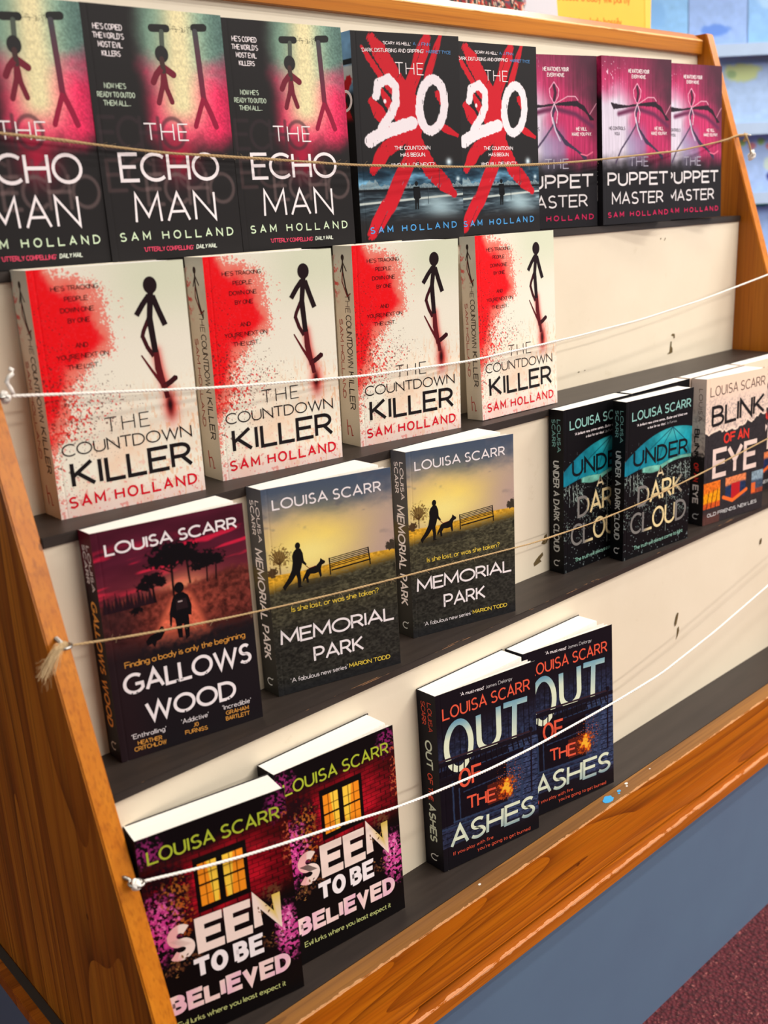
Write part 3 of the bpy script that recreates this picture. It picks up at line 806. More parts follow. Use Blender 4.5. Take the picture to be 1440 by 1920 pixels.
def t_twenty():
    p = Print(); bl = (96, 150, 205)
    p.text("'SCARY AS HELL'", 36.3, 70, 11, 3.0, .6, WH); p.text("A. J. FINN", 72.2, 93.3, 10.6, 3.0, .5, bl)
    p.text("'DARK, DISTURBING AND GRIPPING'", 11.6, 85.4, 18.6, 3.6, .6, WH, drop=-1.2); p.text("HARRIET TYCE", 88, 118.4, 17.4, 3.2, .55, bl)
    p.text("THE", 50, 83.8, 38, 11.4, .9, WH, gap=.3)
    p.text("THE COUNTDOWN", 44.7, 88.8, 108.8, 3.9, .75, WH); p.text("HAS BEGUN.", 51.7, 82.5, 115.4, 3.9, .75, WH); p.text("WHO WILL DIE NEXT?", 39.9, 93.2, 125, 3.8, .7, WH)
    p.text("SAM HOLLAND", 10.5, 119.4, 189, 6.6, 1.1, (84, 160, 222), gap=.62, space=.8, drop=-1.4, cond=.6)
    k = (12, 14, 18)
    p.disc(69.5, 141.6, 2.0, 2.3, k, 2); p.poly([(65.6, 144.6), (73.4, 144.6), (74.4, 156), (72.2, 157), (71.4, 167), (70.4, 167), (69.6, 158), (68.4, 167), (67.2, 167), (67, 157), (65.8, 156)], k, 2)
    p.ribbon([(99, 122), (99, 146)], .5, (60, 74, 84), 2); p.ribbon([(84, 146), (84, 162)], .5, (60, 74, 84), 2)
    return p


def t_puppet():
    p = Print(); gy = (232, 226, 226)
    p.text("HE WATCHES YOUR", 47.7, 86.3, 18.2, 4.8, .9, WH); p.text("EVERY MOVE.", 53.8, 80, 24.4, 4.4, .85, WH)
    p.text("HE CONTROLS", 12.3, 41.4, 85, 4.2, .65, (70, 60, 76)); p.text("YOU.", 21.9, 31.6, 91.2, 4.0, .65, (70, 60, 76))
    p.text("HE WILL", 96.4, 113.4, 85, 4.4, .8, WH); p.text("MAKE YOU PAY.", 90, 120.7, 91, 4.3, .8, WH)
    p.text("THE", 48.5, 84.3, 128.8, 12, 1.2, (176, 170, 186), gap=.26); p.text("PUPPET", 8.4, 122.4, 151.8, 16.6, 2.5, gy, gap=.2, cond=.6)
    p.text("MASTER", 16, 113.8, 174.4, 15.2, 1.9, gy, gap=.2, cond=.6); p.text("SAM HOLLAND", 8.3, 123, 189.7, 6.7, 1.2, (206, 40, 92), gap=.55, space=.8, cond=.6)
    return p


def t_count():
    p = Print(); k = (30, 24, 26)
    for s, a, b, v in (("HE'S TRACKING", 16.8, 55, 17.2), ("PEOPLE", 26.4, 45.1, 25.6), ("DOWN ONE", 22.2, 49.2, 34.1), ("BY ONE", 27, 44.7, 42.3), ("AND", 30.4, 40.8, 61.8), ("YOU'RE NEXT ON", 14.2, 56.6, 70.2), ("THE LIST...", 21.8, 49.4, 78.5)):
        p.text(s, a, b, v, 3.8, .6, (52, 20, 22))
    p.text("THE", 46, 84.4, 133.2, 12.6, .9, k, gap=.34); p.text("COUNTDOWN", 7.8, 121.4, 147.3, 10.4, 1.1, k, gap=.16, drop=1)
    p.text("KILLER", 12.4, 120, 174, 22.2, 3.3, k, gap=.19); p.text("SAM HOLLAND", 7.7, 122, 190.6, 9.9, 1.7, (216, 20, 44), gap=.38, space=.5, cond=.6)
    f = (34, 14, 20); r = (96, 22, 30)
    p.disc(98, 18.4, 6.0, 7.0, f, 2)
    p.ribbon([(98, 22), (94.5, 46)], 5.0, f, 2); p.ribbon([(94.5, 44), (96.5, 73)], lambda t: 5.4 - .4 * t, f, 2)
    p.ribbon([(96, 26.5), (90, 33), (83.6, 41.5)], 4.6, f, 2); p.ribbon([(99, 27), (103, 39), (107.6, 51.5)], 4.8, f, 2)
    p.ribbon([(93, 46), (88, 55), (86.4, 60)], 3.4, (64, 16, 24), 1); p.ribbon([(86.6, 58), (90, 68), (94.6, 76)], 3.4, (64, 16, 24), 1)
    p.ribbon([(97, 71), (97.5, 86), (101, 104)], lambda t: 4.4 + 1.4 * math.sin(t * 3), r, 1); p.ribbon([(84, 74), (92, 88), (99, 99)], lambda t: 1.2 + 2.0 * t, r, 1)
    p.ribbon([(101, 102), (107, 99), (112.5, 95.5)], 4.6, (58, 14, 22), 1); p.disc(112, 96, 1.8, 1.8, (58, 14, 22), 1); p.ribbon([(101, 100), (103, 112)], 4.2, (86, 16, 24), 1)
    return p


def t_gallows():
    p = Print(); go = (226, 158, 74); k = (18, 15, 19)
    p.text("LOUISA SCARR", 9.4, 122.5, 20.8, 10.3, 1.7, WH, gap=.2, space=.3)
    p.text("Finding a body is only the beginning", 13, 119.6, 117.4, 5.6, .8, go, gap=.14, space=.26, drop=1.5)
    p.text("GALLOWS", 9.4, 123.6, 141, 18.6, 2.8, WH, gap=.13, drop=2.2); p.text("WOOD", 25, 106.3, 169.3, 18, 2.8, WH, gap=.1, drop=3)
    for s, a, b, v, h, w, c, d in (("'Enthralling'", 10.7, 40.6, 180.4, 4.4, .6, WH, 1.6), ("HEATHER", 15.1, 36.1, 187, 4.0, .75, go, 1.6), ("CRITCHLOW", 11.6, 39.4, 192, 4.1, .75, go, 1.6), ("'Addictive'", 54.1, 79, 180.8, 4.6, .6, WH, .6), ("JO", 63.9, 69.1, 186.6, 4, .75, go, .3),
                                   ("FURNISS", 56.3, 76.8, 191.4, 4, .75, go, 1.6), ("'Incredible'", 91.9, 119.1, 179.8, 4.7, .6, WH, 1), ("GRAHAM", 94.6, 116.2, 185.4, 4, .75, go, 1.2), ("BARTLETT", 94, 116.6, 190.6, 4, .75, go, 1.4)):
        p.text(s, a, b, v, h, w, c, drop=d)
    p.disc(66, 60, 4.2, 4.8, k, 2); p.poly([(60, 67), (63, 64.5), (69, 64.5), (73, 68), (75, 77), (74, 86), (71.5, 85), (71.6, 88), (70.5, 104), (67, 106), (66.6, 92), (65, 92), (64.5, 104), (61, 103), (59.6, 86), (57.4, 84), (56, 92), (54.6, 92), (55.6, 80), (58, 72)], k, 2)
    p.poly([(62, 70), (71, 70), (72, 79), (61.5, 79)], (44, 30, 34), 3); p.ribbon([(63.6, 72), (67.4, 72)], 1.1, (190, 170, 168), 4)
    p.poly([(33, 99), (37, 95), (44, 93), (47, 89), (49, 90), (49.5, 95), (46, 100), (42, 101), (40, 106), (38, 102), (34, 103)], k, 2)
    rn = random.Random(5)
    for s, u0, v0 in (("G", 20, 141), ("L", 57, 141), ("O", 84, 141.6), ("S", 117, 141.8), ("O", 62, 170.3), ("O", 84, 171), ("D", 100, 171)):
        for _ in range(5): p.disc(u0 + rn.uniform(-4, 5), v0 + rn.uniform(-1.2, .8), rn.uniform(.4, 1.2), rn.uniform(.3, .9), (37, 32, 36), 5, 6)
    return p


def t_park():
    p = Print(); ye = (240, 208, 80); k = (24, 22, 22)
    p.text("LOUISA SCARR", 9.3, 118.3, 20.6, 10.2, 1.5, WH, gap=.22, space=.3, drop=.7)
    p.text("Is she lost, or was she taken?", 19.4, 109.4, 118.7, 5.6, .8, ye, gap=.14, space=.24, drop=1.2)
    p.text("MEMORIAL", 6.1, 124, 148.8, 14.2, 2.1, WH, gap=.15, drop=1.8); p.text("PARK", 37.7, 90.2, 172.8, 15, 2.1, WH, gap=.15, drop=.8)
    p.text("'A fabulous new series'", 12.8, 71.7, 187.5, 4.6, .6, WH, gap=.14, space=.24, drop=1); p.text("MARION TODD", 73.3, 117.7, 188.2, 4.5, .85, ye, gap=.26, space=.3, drop=1.6)
    p.disc(30.5, 57, 2.5, 3.2, k, 2); p.poly([(26, 62), (29, 59.4), (33, 60), (35, 65), (35.4, 72), (38, 76), (36.8, 77), (33.6, 74), (32.6, 78), (31, 82), (31.6, 90), (30.6, 95), (33, 96.6), (28, 96.6), (28, 88), (27, 84), (22, 90), (17, 94), (15, 97), (13, 93), (19, 86), (23, 79), (24.6, 72), (24.4, 66)], k, 2)
    p.poly([(35, 86), (38, 81), (47, 79.6), (51, 76), (52, 73), (53.4, 74.6), (56.4, 76.8), (56, 78.6), (53, 79.6), (51.6, 83), (52, 90), (50.6, 91.6), (49, 86), (45, 86.6), (41, 86), (38.6, 89), (39, 94), (37, 94), (36, 89), (33.6, 92), (32.8, 90)], k, 2)
    p.ribbon([(36.6, 76.6), (40, 80.4), (47, 79.4)], .55, (120, 30, 30), 3)
    for i in range(6): p.ribbon([(60.5, 75.4 + i * 1.7), (101, 72.6 + i * 1.7)], .75, k, 2)
    p.ribbon([(60.6, 74.6), (61, 91)], 1.1, k, 2); p.ribbon([(101, 72), (102.4, 89.6)], 1.1, k, 2); p.ribbon([(62, 87), (103, 84.4)], 1.3, k, 2)
    for i in range(9):
        a = -1.5 + i * .38; p.ribbon([(12, 72), (12 + 6 * math.sin(a), 66 - 5 * math.cos(a)), (12 + 9 * math.sin(a * 1.1), 63 - 7 * math.cos(a))], .4, (90, 64, 34), 1)
    return p


def t_dark():
    p = Print(); te = (146, 196, 186)
    cr = lambda u, v: (236, 214, 160) if 44 < u < 100 else (128, 124, 120)
    p.text("LOUISA SCARR", 11, 124.6, 25.2, 11.8, 1.7, te, gap=.2, space=.3, drop=-.8, cond=.55)
    p.text("'A brilliant new crime series... Butler and West are", 20.1, 117.4, 32.7, 3.3, .62, WH, gap=.15); p.text("a duo for our days'", 40.7, 74.9, 38.6, 3.2, .62, WH, gap=.15); p.text("Jo Furniss", 76.8, 96.6, 38.8, 3.2, .45, (170, 170, 170))
    p.text("UNDER", 15.4, 121.9, 82.2, 20.8, 3.2, (12, 20, 28), gap=.2, drop=1.2, cond=.6); p.text("A", 60.9, 75, 103.6, 13.6, 2.3, lambda u, v: (26, 30, 32) if v < 96 else (226, 206, 166))
    p.text("DARK", 25, 114.1, 134.4, 26.4, 3.6, cr, gap=.14, drop=-1.4, cond=.6); p.text("CLOUD", 12.4, 122.8, 168, 27.5, 3.3, cr, gap=.13, drop=.8, cond=.6)
    p.text("The truth will always come to light", 20.1, 117.7, 188.6, 5.2, .75, (150, 200, 180), gap=.14, space=.24, drop=-1.6)
    rn = random.Random(8)
    for _ in range(150): p.disc(rn.uniform(16, 120), rn.choice((rn.gauss(122, 8), rn.gauss(154, 9))), rn.uniform(.2, .7), rn.uniform(.2, 1.0), (24, 22, 24), 5, 5)
    return p


def t_blink():
    p = Print()
    p.text("LOUISA SCARR", 8, 124, 24.6, 13.4, 1.3, (104, 84, 76), gap=.2, space=.3, drop=-1, cond=.55); p.text("BLINK", 12, 125.4, 65.4, 28, 4.2, (34, 30, 32), gap=.15, drop=-4, cond=.6)
    p.text("OF AN", 38.6, 92.6, 91.4, 14.2, 2.6, (226, 62, 50), gap=.14, cond=.6); p.text("EYE", 16.8, 111.3, 136, 40.5, 6.6, (236, 210, 198), gap=.14); p.text("OLD FRIENDS, NEW LIES", 8.7, 116, 188, 5, .9, (224, 222, 220), gap=.2)
    return p


def t_ashes():
    p = Print(); og = (236, 96, 70)
    gr = lambda u, v: tuple(np.array((96, 150, 178)) * (1 - min(max((v - 32) / 20, 0), 1)) + np.array((230, 236, 206)) * min(max((v - 32) / 20, 0), 1))
    g2 = lambda u, v: tuple(np.array((226, 232, 204)) * (1 - min(max((v - 170) / 14, 0), 1)) + np.array((70, 110, 140)) * min(max((v - 170) / 14, 0), 1))
    p.text("'A must-read'", 30.6, 61, 9.4, 4.0, .7, WH, drop=1.8); p.text("James Delargy", 62.7, 97.8, 11.3, 3.9, .45, (214, 210, 210), drop=.8)
    p.text("LOUISA SCARR", 7.4, 121.5, 29.2, 13.6, 1.7, og, gap=.2, space=.3, drop=1.6, cond=.55)
    p.ribbon([(26 + 15.5 * math.cos(t), 62 - 26 * math.sin(t)) for t in np.linspace(0, 2 * PI, 33)], 6.6, gr, 2)
    p.ribbon([(52, 37), (52, 50)] + [(65 + 13 * math.cos(t), 64 - 14 * math.sin(t)) for t in np.linspace(PI, 2 * PI, 14)] + [(78, 50), (78, 36)], 6.6, gr, 2)
    p.ribbon([(85, 37.5), (117, 39.5)], 6.2, gr, 2); p.ribbon([(100, 37), (98, 79)], 6.6, gr, 2)
    rl = (26, 20, 30)
    p.poly([(0, 74), (129, 80), (129, 84), (0, 79)], rl, 4); p.ribbon([(0, 72), (122, 78)], 2.2, (58, 40, 48), 5)
    for i in range(17): x = 4 + i * 7; p.ribbon([(x, 76 + i * .4), (x - 2 + i * .3, 92)], 1.6, rl, 4)
    p.poly([(0, 91), (110, 93), (110, 97), (0, 99)], rl, 4); p.disc(121, 76, 2.4, 3, rl, 5)
    p.ribbon([(121, 76), (120, 150)], 1.8, (34, 26, 38), 4)
    p.text("OF", 23.6, 52.8, 110.4, 21.6, 3.0, og, gap=.12, drop=1.8, layer=7, cond=.6); p.text("THE", 33, 70.9, 138.6, 15.8, 2.3, og, gap=.14, drop=3, cond=.6)
    p.text("ASHES", 9, 123.4, 174.5, 24.8, 3.7, g2, gap=.13, slant=.06, drop=5, cond=.6)
    p.text("If you play with fire", 12.4, 65.2, 183.8, 4.2, .6, og, gap=.2, space=.3, drop=1.4); p.text("you're going to get burned", 43.7, 116.3, 191.4, 4.3, .6, og, gap=.2, space=.3, drop=4)
    return p


def t_seen():
    p = Print(); li = (178, 190, 60)
    pk = lambda u, v: (246, 214, 208) if (u + v * .4) % 46 < 30 else (240, 190, 206)
    sn = lambda u, v: (228, 196, 92) if u > 106 and v < 112 else ((240, 178, 176) if u < 24 else (248, 224, 212))
    p.text("LOUISA SCARR", 7.4, 122.5, 24.6, 12.6, 1.7, li, gap=.2, space=.3, drop=2.2, cond=.55)
    p.text("SEEN", 13, 115, 119.6, 33.5, 7.8, sn, gap=.2, drop=4.6, cond=.6); p.text("TO BE", 33.4, 95.4, 143.8, 19.6, 4.6, WH, gap=.2, space=.3, drop=2, cond=.6)
    p.text("BELIEVED", 9, 118.6, 168, 18.4, 4.6, pk, gap=.19, drop=6, cond=.6); p.text("Evil lurks where you least expect it", 13.4, 112, 181.4, 5.6, .8, (196, 202, 130), gap=.16, space=.28, drop=7)
    rn = random.Random(9)
    for cx, cy, n_ in ((22, 122, 10), (102, 106, 8), (12, 130, 6), (104, 136, 8)):
        for _ in range(n_):
            a = rn.uniform(0, 6.28); x, y = cx + rn.uniform(-8, 8), cy + rn.uniform(-5, 5); l = rn.uniform(2.5, 4.5)
            p.poly([(x, y), (x + math.cos(a + .4) * l * .55, y + math.sin(a + .4) * l * .55), (x + math.cos(a) * l, y + math.sin(a) * l), (x + math.cos(a - .4) * l * .55, y + math.sin(a - .4) * l * .55)], rn.choice(((120, 84, 50), (84, 50, 40), (150, 106, 60))), 5)
    return p


# spines: u runs 0 (rear edge) .. 25 (front edge)
def s_count():
    p = Print(); k = (58, 44, 40)
    p.disc(12.5, 11, 2.0, 3.0, k, 2); p.ribbon([(12.6, 13), (12, 24), (15, 40), (19, 52)], 1.7, k, 2); p.ribbon([(12.4, 16), (9, 25)], 1.2, k, 2); p.ribbon([(12.8, 16), (17, 24)], 1.2, k, 2)
    p.ribbon([(11.6, 25), (10.6, 34), (14, 42), (16.5, 48), (21, 45)], 1.2, (120, 40, 40), 2)
    p.text("THE", 46, 64, 13.2, 6.4, .6, (110, 90, 80), gap=.25, vert=True); p.text("COUNTDOWN", 66, 118, 13.2, 7.2, .8, k, gap=.13, vert=True); p.text("KILLER", 122, 161, 13.2, 7.6, 1.0, k, gap=.2, vert=True)
    p.text("SAM HOLLAND", 70, 150, 4.2, 4.6, .8, (176, 60, 50), gap=.7, space=1.0, vert=True, cond=.6)
    r = (190, 60, 54); p.ribbon([(8, 172), (8.6, 188)], 1.0, r, 2); p.ribbon([(8.4, 179), (12, 178), (13.6, 182), (13.8, 188), (16, 187.4)], 1.0, r, 2)
    return p


def logo_c(p, col=(222, 222, 222)):
    p.ribbon([(12.5 + 4.6 * math.cos(t), 186 + 3.4 * math.sin(t)) for t in np.linspace(.9, 5.4, 12)], 1.2, col, 2)
    p.ribbon([(15.6, 183.6), (17.8, 181.8)], 1.0, col, 2)


def sp_two(title, ct, ca, h=8.0, t0=62, t1=168, wt=1.8, slant=0.0):
    def f():
        p = Print(); p.text("LOUISA", 11, 50, 14.2, 6.4, 1.0, ca, gap=.2, vert=True); p.text("SCARR", 11, 44, 5.2, 6.4, 1.0, ca, gap=.2, vert=True)
        p.text(title, t0, t1, 12.5 - h / 2, h, wt, ct, gap=.2, space=.4, vert=True, slant=slant); logo_c(p); return p
    return f


def s_blink():
    p = Print(); p.text("LOUISA", 13, 56, 13, 6.4, .8, (104, 84, 76), gap=.25, vert=True); p.text("BLINK", 66, 108, 7, 9, 1.9, (34, 30, 32), gap=.16, vert=True, cond=.6)
    p.text("OF AN", 112, 138, 7.5, 8, 1.4, (226, 62, 50), gap=.16, vert=True, cond=.6); p.text("EYE", 142, 168, 6.5, 10, 2.0, (240, 232, 228), gap=.16, vert=True); logo_c(p); return p


def s_ashes():
    p = Print(); og = (226, 90, 66); cr = (214, 224, 206)
    p.text("LOUISA", 10, 42, 14, 5.6, .8, og, gap=.2, vert=True); p.text("SCARR", 10, 36, 5.6, 5.6, .8, og, gap=.2, vert=True)
    p.text("OUT", 52, 84, 8, 9.4, 1.8, cr, gap=.16, vert=True); p.text("OF", 89, 101, 9, 7, 1.1, og, gap=.2, vert=True, cond=.6); p.text("THE", 105, 120, 9, 6.4, 1.0, og, gap=.2, vert=True); p.text("ASHES", 124, 168, 8, 9.6, 1.9, cr, gap=.16, vert=True, cond=.6); logo_c(p); return p


def s_twenty():
    p = Print(); p.ribbon([(14 + 8 * math.cos(t), 62 + 9 * math.sin(t)) for t in np.linspace(0, 2 * PI, 20)], 2.6, WH, 2); return p


def s_puppet():
    p = Print(); p.text("THE", 52, 72, 11, 6, .6, (170, 165, 170), gap=.25, vert=True); p.text("PUPPET", 75, 122, 10, 8, 1.4, (226, 222, 222), gap=.16, vert=True, cond=.6); p.text("MASTER", 126, 170, 10, 8, 1.0, (226, 222, 222), gap=.18, vert=True, cond=.6); return p


def s_echo():
    p = Print(); p.text("THE ECHO MAN", 40, 160, 8, 8, 1.2, WH, vert=True); return p


def s_seen():
    p = Print(); p.text("SEEN TO BE BELIEVED", 56, 170, 8, 8, 1.8, WH, vert=True); return p


def f_count(im, U, V):
    im = lay(im, ss(70, 10, V) * .5, (190, 200, 190)); return lay(im, (vnoise(U, V, 3, 3, 5, 3) > .55) * ss(9, 3, U) * ss(60, 35, V) * ss(5, 18, V) * .8, (214, 70, 70))


def f_twenty(im, U, V):
    n = vnoise(U, V, 14, 14, 6, 3)
    im = lay(im, ss(60, 50, V), np.ones_like(im) * rgb(120, 165, 205) * (.6 + .5 * n[..., None])); im = lay(im, (np.abs(V - 27) < 3) * 1.0, (24, 32, 40)); im = lay(im, ss(29, 32, V) * ss(50, 42, V) * .8, (206, 206, 200))
    im = stroke(im, U, V, [(20, 44), (8, 60), (24, 92)], 9, (176, 22, 36), .6, 3); return lay(im, ss(76, 84, V), (20, 18, 20))


def f_puppet(im, U, V):
    n = vnoise(U, V, 8, 12, 7, 4); return lay(im, ss(52, 38, V), np.ones_like(im) * rgb(176, 40, 90) * (.5 + .9 * n[..., None]))


def f_gallows(im, U, V): return lay(im, ss(60, 20, V) * .8, (110, 30, 48))


def f_park(im, U, V):
    im = lay(im, ss(0, 40, V) * .4, (96, 90, 80)); im = lay(im, ss(70, 80, V) * ss(110, 84, V) * .6, (112, 92, 44)); return lay(im, ss(84, 110, V) * .8, (44, 42, 38))


def f_blink(im, U, V):
    n = vnoise(U, V, 3, 3, 8, 3); im = lay(im, (n > .55) * ss(20, 60, V) * ss(104, 90, V) * .5, (150, 132, 130)); return lay(im, ss(96, 104, V + (n - .5) * 16), (40, 38, 40))


DESIGN = {  # front painter, front print, spine base, spine paint, spine print, grid step, back material
 'echo': (p_echo, t_echo, (38, 36, 37), None, s_echo, .75, M_BACK),
 'twenty': (p_twenty, t_twenty, (34, 32, 34), f_twenty, s_twenty, .6, M_BACK),
 'puppet': (p_puppet, t_puppet, (30, 28, 32), f_puppet, s_puppet, .75, M_BACK),
 'count': (p_count, t_count, (222, 208, 186), f_count, s_count, .45, M_CREAM_BACK),
 'gallows': (p_gallows, t_gallows, (40, 30, 34), f_gallows, sp_two("GALLOWS WOOD", (240, 172, 84), WH, 11.5, 58, 168, 2.0, .1), .6, M_BACK),
 'park': (p_park, t_park, (84, 84, 90), f_park, sp_two("MEMORIAL PARK", WH, WH, 12.5, 56, 164, 1.9), .6, M_BACK),
 'dark': (p_dark, t_dark, (18, 18, 22), None, sp_two("UNDER A DARK CLOUD", (196, 200, 200), (120, 170, 168), 10.5, 60, 172, 1.6), .75, M_BACK),
 'blink': (p_blink, t_blink, (214, 196, 186), f_blink, s_blink, .8, M_BACK),
 'ashes': (p_ashes, t_ashes, (28, 24, 32), None, s_ashes, .6, M_BACK),
 'seen': (p_seen, t_seen, (26, 16, 22), None, s_seen, .6, M_BACK),
}
BW, BH, T0 = 129.0, 198.0, 25.0
MESH = {}


def design_meshes(d):
    if d in MESH: return MESH[d]
    fp, ft, sb, sf, st, step, bm_ = DESIGN[d]
    r = dict(front=grid_mesh('front_cover', fp, BW, BH, step, M_COVER), ink=ft().mesh('front_lettering'),
             spine=grid_mesh('spine', spine_img(sb, sf), T0, BH, 1.0, M_COVER, spine=True), sink=st().mesh('spine_lettering', spine=True, T=T0), back=bm_)
    MESH[d] = r; return r


def book(d, x, y, z, a, p, t, q, label, group, ylim=9.0, fan=0.4, w=1.0, sheets=2):
    """x,y,z: lower left corner of the front cover; a lean, p yaw of the front cover, q yaw of the rear board, t thickness"""
    ms = design_meshes(d)
    root = link('paperback', None, label=label, cat='book', group=group)
    root.empty_display_size = .03
    root.location = (x, y, z + t * math.sin(max(a, 0))); root.rotation_euler = (-a, 0, p)
    if w != 1.0: root.scale = (w, 1, 1)
    link('front_cover', ms['front'], root); link('front_lettering', ms['ink'], root)
    dd = q - p; sd = Vector((-math.sin(dd), math.cos(dd), 0))
    s = link('spine', ms['spine'], root); s.rotation_euler = (0, 0, dd); s.scale = (1, t * 1000 / T0, 1)
    s2 = link('spine_lettering', ms['sink'], root); s2.rotation_euler = (0, 0, dd); s2.scale = (1, t * 1000 / T0, 1)
    ub = Vector((math.cos(dd), math.sin(dd), 0)); uf = Vector((math.cos(dd * (1 - fan)), math.sin(dd * (1 - fan)), 0))
    A = Vector((.0006, .0006, 0)); D = sd * (t - .0007) + ub * .0008; L = .1265
    B_ = A + uf * L; C_ = D + ub * L
    mb = MB(); n = 10
    poly = [(A.x, A.y)]
    for k in range(1, n + 1):   # front of the block bows a little
        f = k / n; pt = A + uf * (L * f); pt.y -= .0 if dd < .02 else .0012 * math.sin(f * PI); poly.append((pt.x, max(pt.y, .0005)))
    poly += [(C_.x, C_.y), (D.x, D.y)]
    mb.prism(poly, .0006, .1972, 2)
    if dd > .06:
        for k in range(sheets):
            an = dd * (1 - fan) * (.22 + .5 * k / max(sheets, 1)); us = Vector((math.cos(an), math.sin(an), 0)); nn = Vector((-us.y, us.x, 0))
            pl = []
            for f in np.linspace(.02, 1, 7): pt = us * (L * f) + nn * (.004 * math.sin(f * PI) * (1 if k else .5)); pl.append(Vector((pt.x + .0006, pt.y + .0007, 0)))
            po = [(v.x, v.y) for v in pl] + [(v.x + nn.x * .00025, v.y + nn.y * .00025) for v in reversed(pl)]
            mb.prism(po, .0006, .1970, 2)
    link('page_block', mb.mesh('page_block', M_PAGE), root)
    bb = MB(); E_ = sd * (t - .0005); G_ = E_ + ub * .129; nb = Vector((-ub.y, ub.x, 0)) * .0005
    bb.prism([(E_.x, E_.y), (G_.x, G_.y), (G_.x + nb.x, G_.y + nb.y), (E_.x + nb.x, E_.y + nb.y)], 0, .198, 2)
    link('back_cover', bb.mesh('back_cover', ms['back']), root)
    return root


# ------------------------------------------------------------------ room
def carpet_mat():
    mt, nt, b = new_mat('burgundy_carpet')
    v = N(nt, 'ShaderNodeTexVoronoi'); nt.links.new(coords(nt), v.inputs['Vector']); v.inputs['Scale'].default_value = 190.0
    n = noise(nt, coords(nt), 170.0, 3, 0.7)
    c = mixc(nt, v.outputs['Distance'], srgb(106, 34, 42), srgb(50, 12, 18))
    c = mixc(nt, mth(nt, 'MULTIPLY_ADD', n, 7.0, -4.1, clamp=True), c, srgb(160, 92, 84))
    nt.links.new(c, b.inputs['Base Color']); b.inputs['Roughness'].default_value = 0.95
    bump(nt, v.outputs['Distance'], b, 0.9, 0.004); return mt


FZ = -0.5966
link('floor', MB().box(-2.5, 4.6, -6.0, 3.6, FZ - .05, FZ).mesh('floor', carpet_mat()), kind='structure', label='burgundy flecked carpet floor')
link('wall_back', MB().box(-2.5, 4.6, 3.6, 3.7, FZ, 2.0).mesh('wall_back', plain('pale_blue_wall', srgb(196, 208, 222), .8)), kind='structure', label='pale blue wall behind the displays')
link('wall_right', MB().box(4.6, 4.7, -6.0, 3.7, FZ, 2.0).mesh('wall_right', plain('pale_wall', srgb(205, 212, 222), .8)), kind='structure', label='pale wall beyond the card rack')

# ------------------------------------------------------------------ the display rack
XL, XR, TH = -0.029, 1.1108, 0.018
z0, z1, z2, z3 = 0.3945, 0.1973, 0.0, -0.2295
lip = {0: .0889, 1: .0240, 2: -.0392}
lipb = {0: .3862, 1: .1887, 2: -.0078}
rack = link('book_display_rack', None, label='tiered pine book display rack with cream steps and dark shelves, full of paperbacks', cat='display rack')
rack.empty_display_size = .1
yl = lambda z: -.0404 + .336 * z
yr = lambda z: -.0644 + .3427 * z
W_SIDE = wood('varnished_side', 2, srgb(198, 120, 30), srgb(166, 90, 18), srgb(80, 36, 4), 24, 6.5, .5, .34, 2.3, -.18)
W_RIGHT = wood('varnished_side_right', 2, srgb(184, 110, 24), srgb(160, 86, 14), srgb(112, 52, 6), 5, 9, .5, .34, 5.1, -.3)
W_EDGE = wood('varnished_edge', 2, srgb(202, 122, 26), srgb(188, 106, 18), srgb(132, 62, 8), 4, 40, .5, .34, 4.2, -.33, ring=.25)
for nm, x0_, x1_, yf, mt in (('side_panel', XL - TH, XL, yl, W_SIDE), ('side_panel', XR, XR + TH, yr, W_RIGHT)):
    zb = -.307
    poly = [(yf(.651) + .0, .651), (.30, .651), (.30, zb), (-.1019, zb), (-.1019, z3 - .004), (yf(z3), z3 - .004), (yf(z3), z3)]
    me = MB().prism(poly, x0_, x1_, 0).mesh('side_panel', mt, bevel=.0012)
    o = link(nm, me, rack); me.materials.append(W_EDGE)
    for f_ in me.polygons:
        if f_.normal.y < -.6: f_.material_index = 1
tr = {}
for r, (yf, yb, zt, zb) in {0: (lip[0], .1625, z0, lipb[0]), 1: (lip[1], .0920, z1, lipb[1]), 2: (lip[2], .0250, z2, lipb[2])}.items():
    me = MB().box(XL, XR, yf, yb, zb, zt).mesh('shelf_board', tread_mat('dark_shelf_%d' % r, yf, zb if r < 2 else zt), bevel=.0008)
    tr[r] = link('shelf_board', me, rack, label='dark stained shelf with a knocked bare edge')
base_sh = link('shelf_board', MB().box(XL, XR, -.1015, -.036, z3 - .012, z3).mesh('shelf_board', tread_mat('dark_shelf_3', -.5, -.5)), rack)


def plank(name, y0a, za, y0b, zb, th=.006, mat=M_RISER):
    return link(name, MB().prism([(y0a, za), (y0b, zb), (y0b + th, zb), (y0a + th, za)], XL, XR, 0).mesh(name, mat), rack)


r1 = plank('riser_panel', .0915, z1, .0915, lipb[0]); r2 = plank('riser_panel', .0236, z2, .0262, lipb[1]); r3 = plank('riser_panel', -.0430, z3, -.0360, lipb[2])
r0 = plank('back_board', .158, z0, .1735, .640)


def chip(par, x, y, z, pts, s=.001):
    m_ = MB().prism([(x + a * s, z + b * s) for a, b in pts], y - .0003, y + .0002, 1).mesh('paint_chip', M_CHIP)
    link('paint_chip', m_, par)


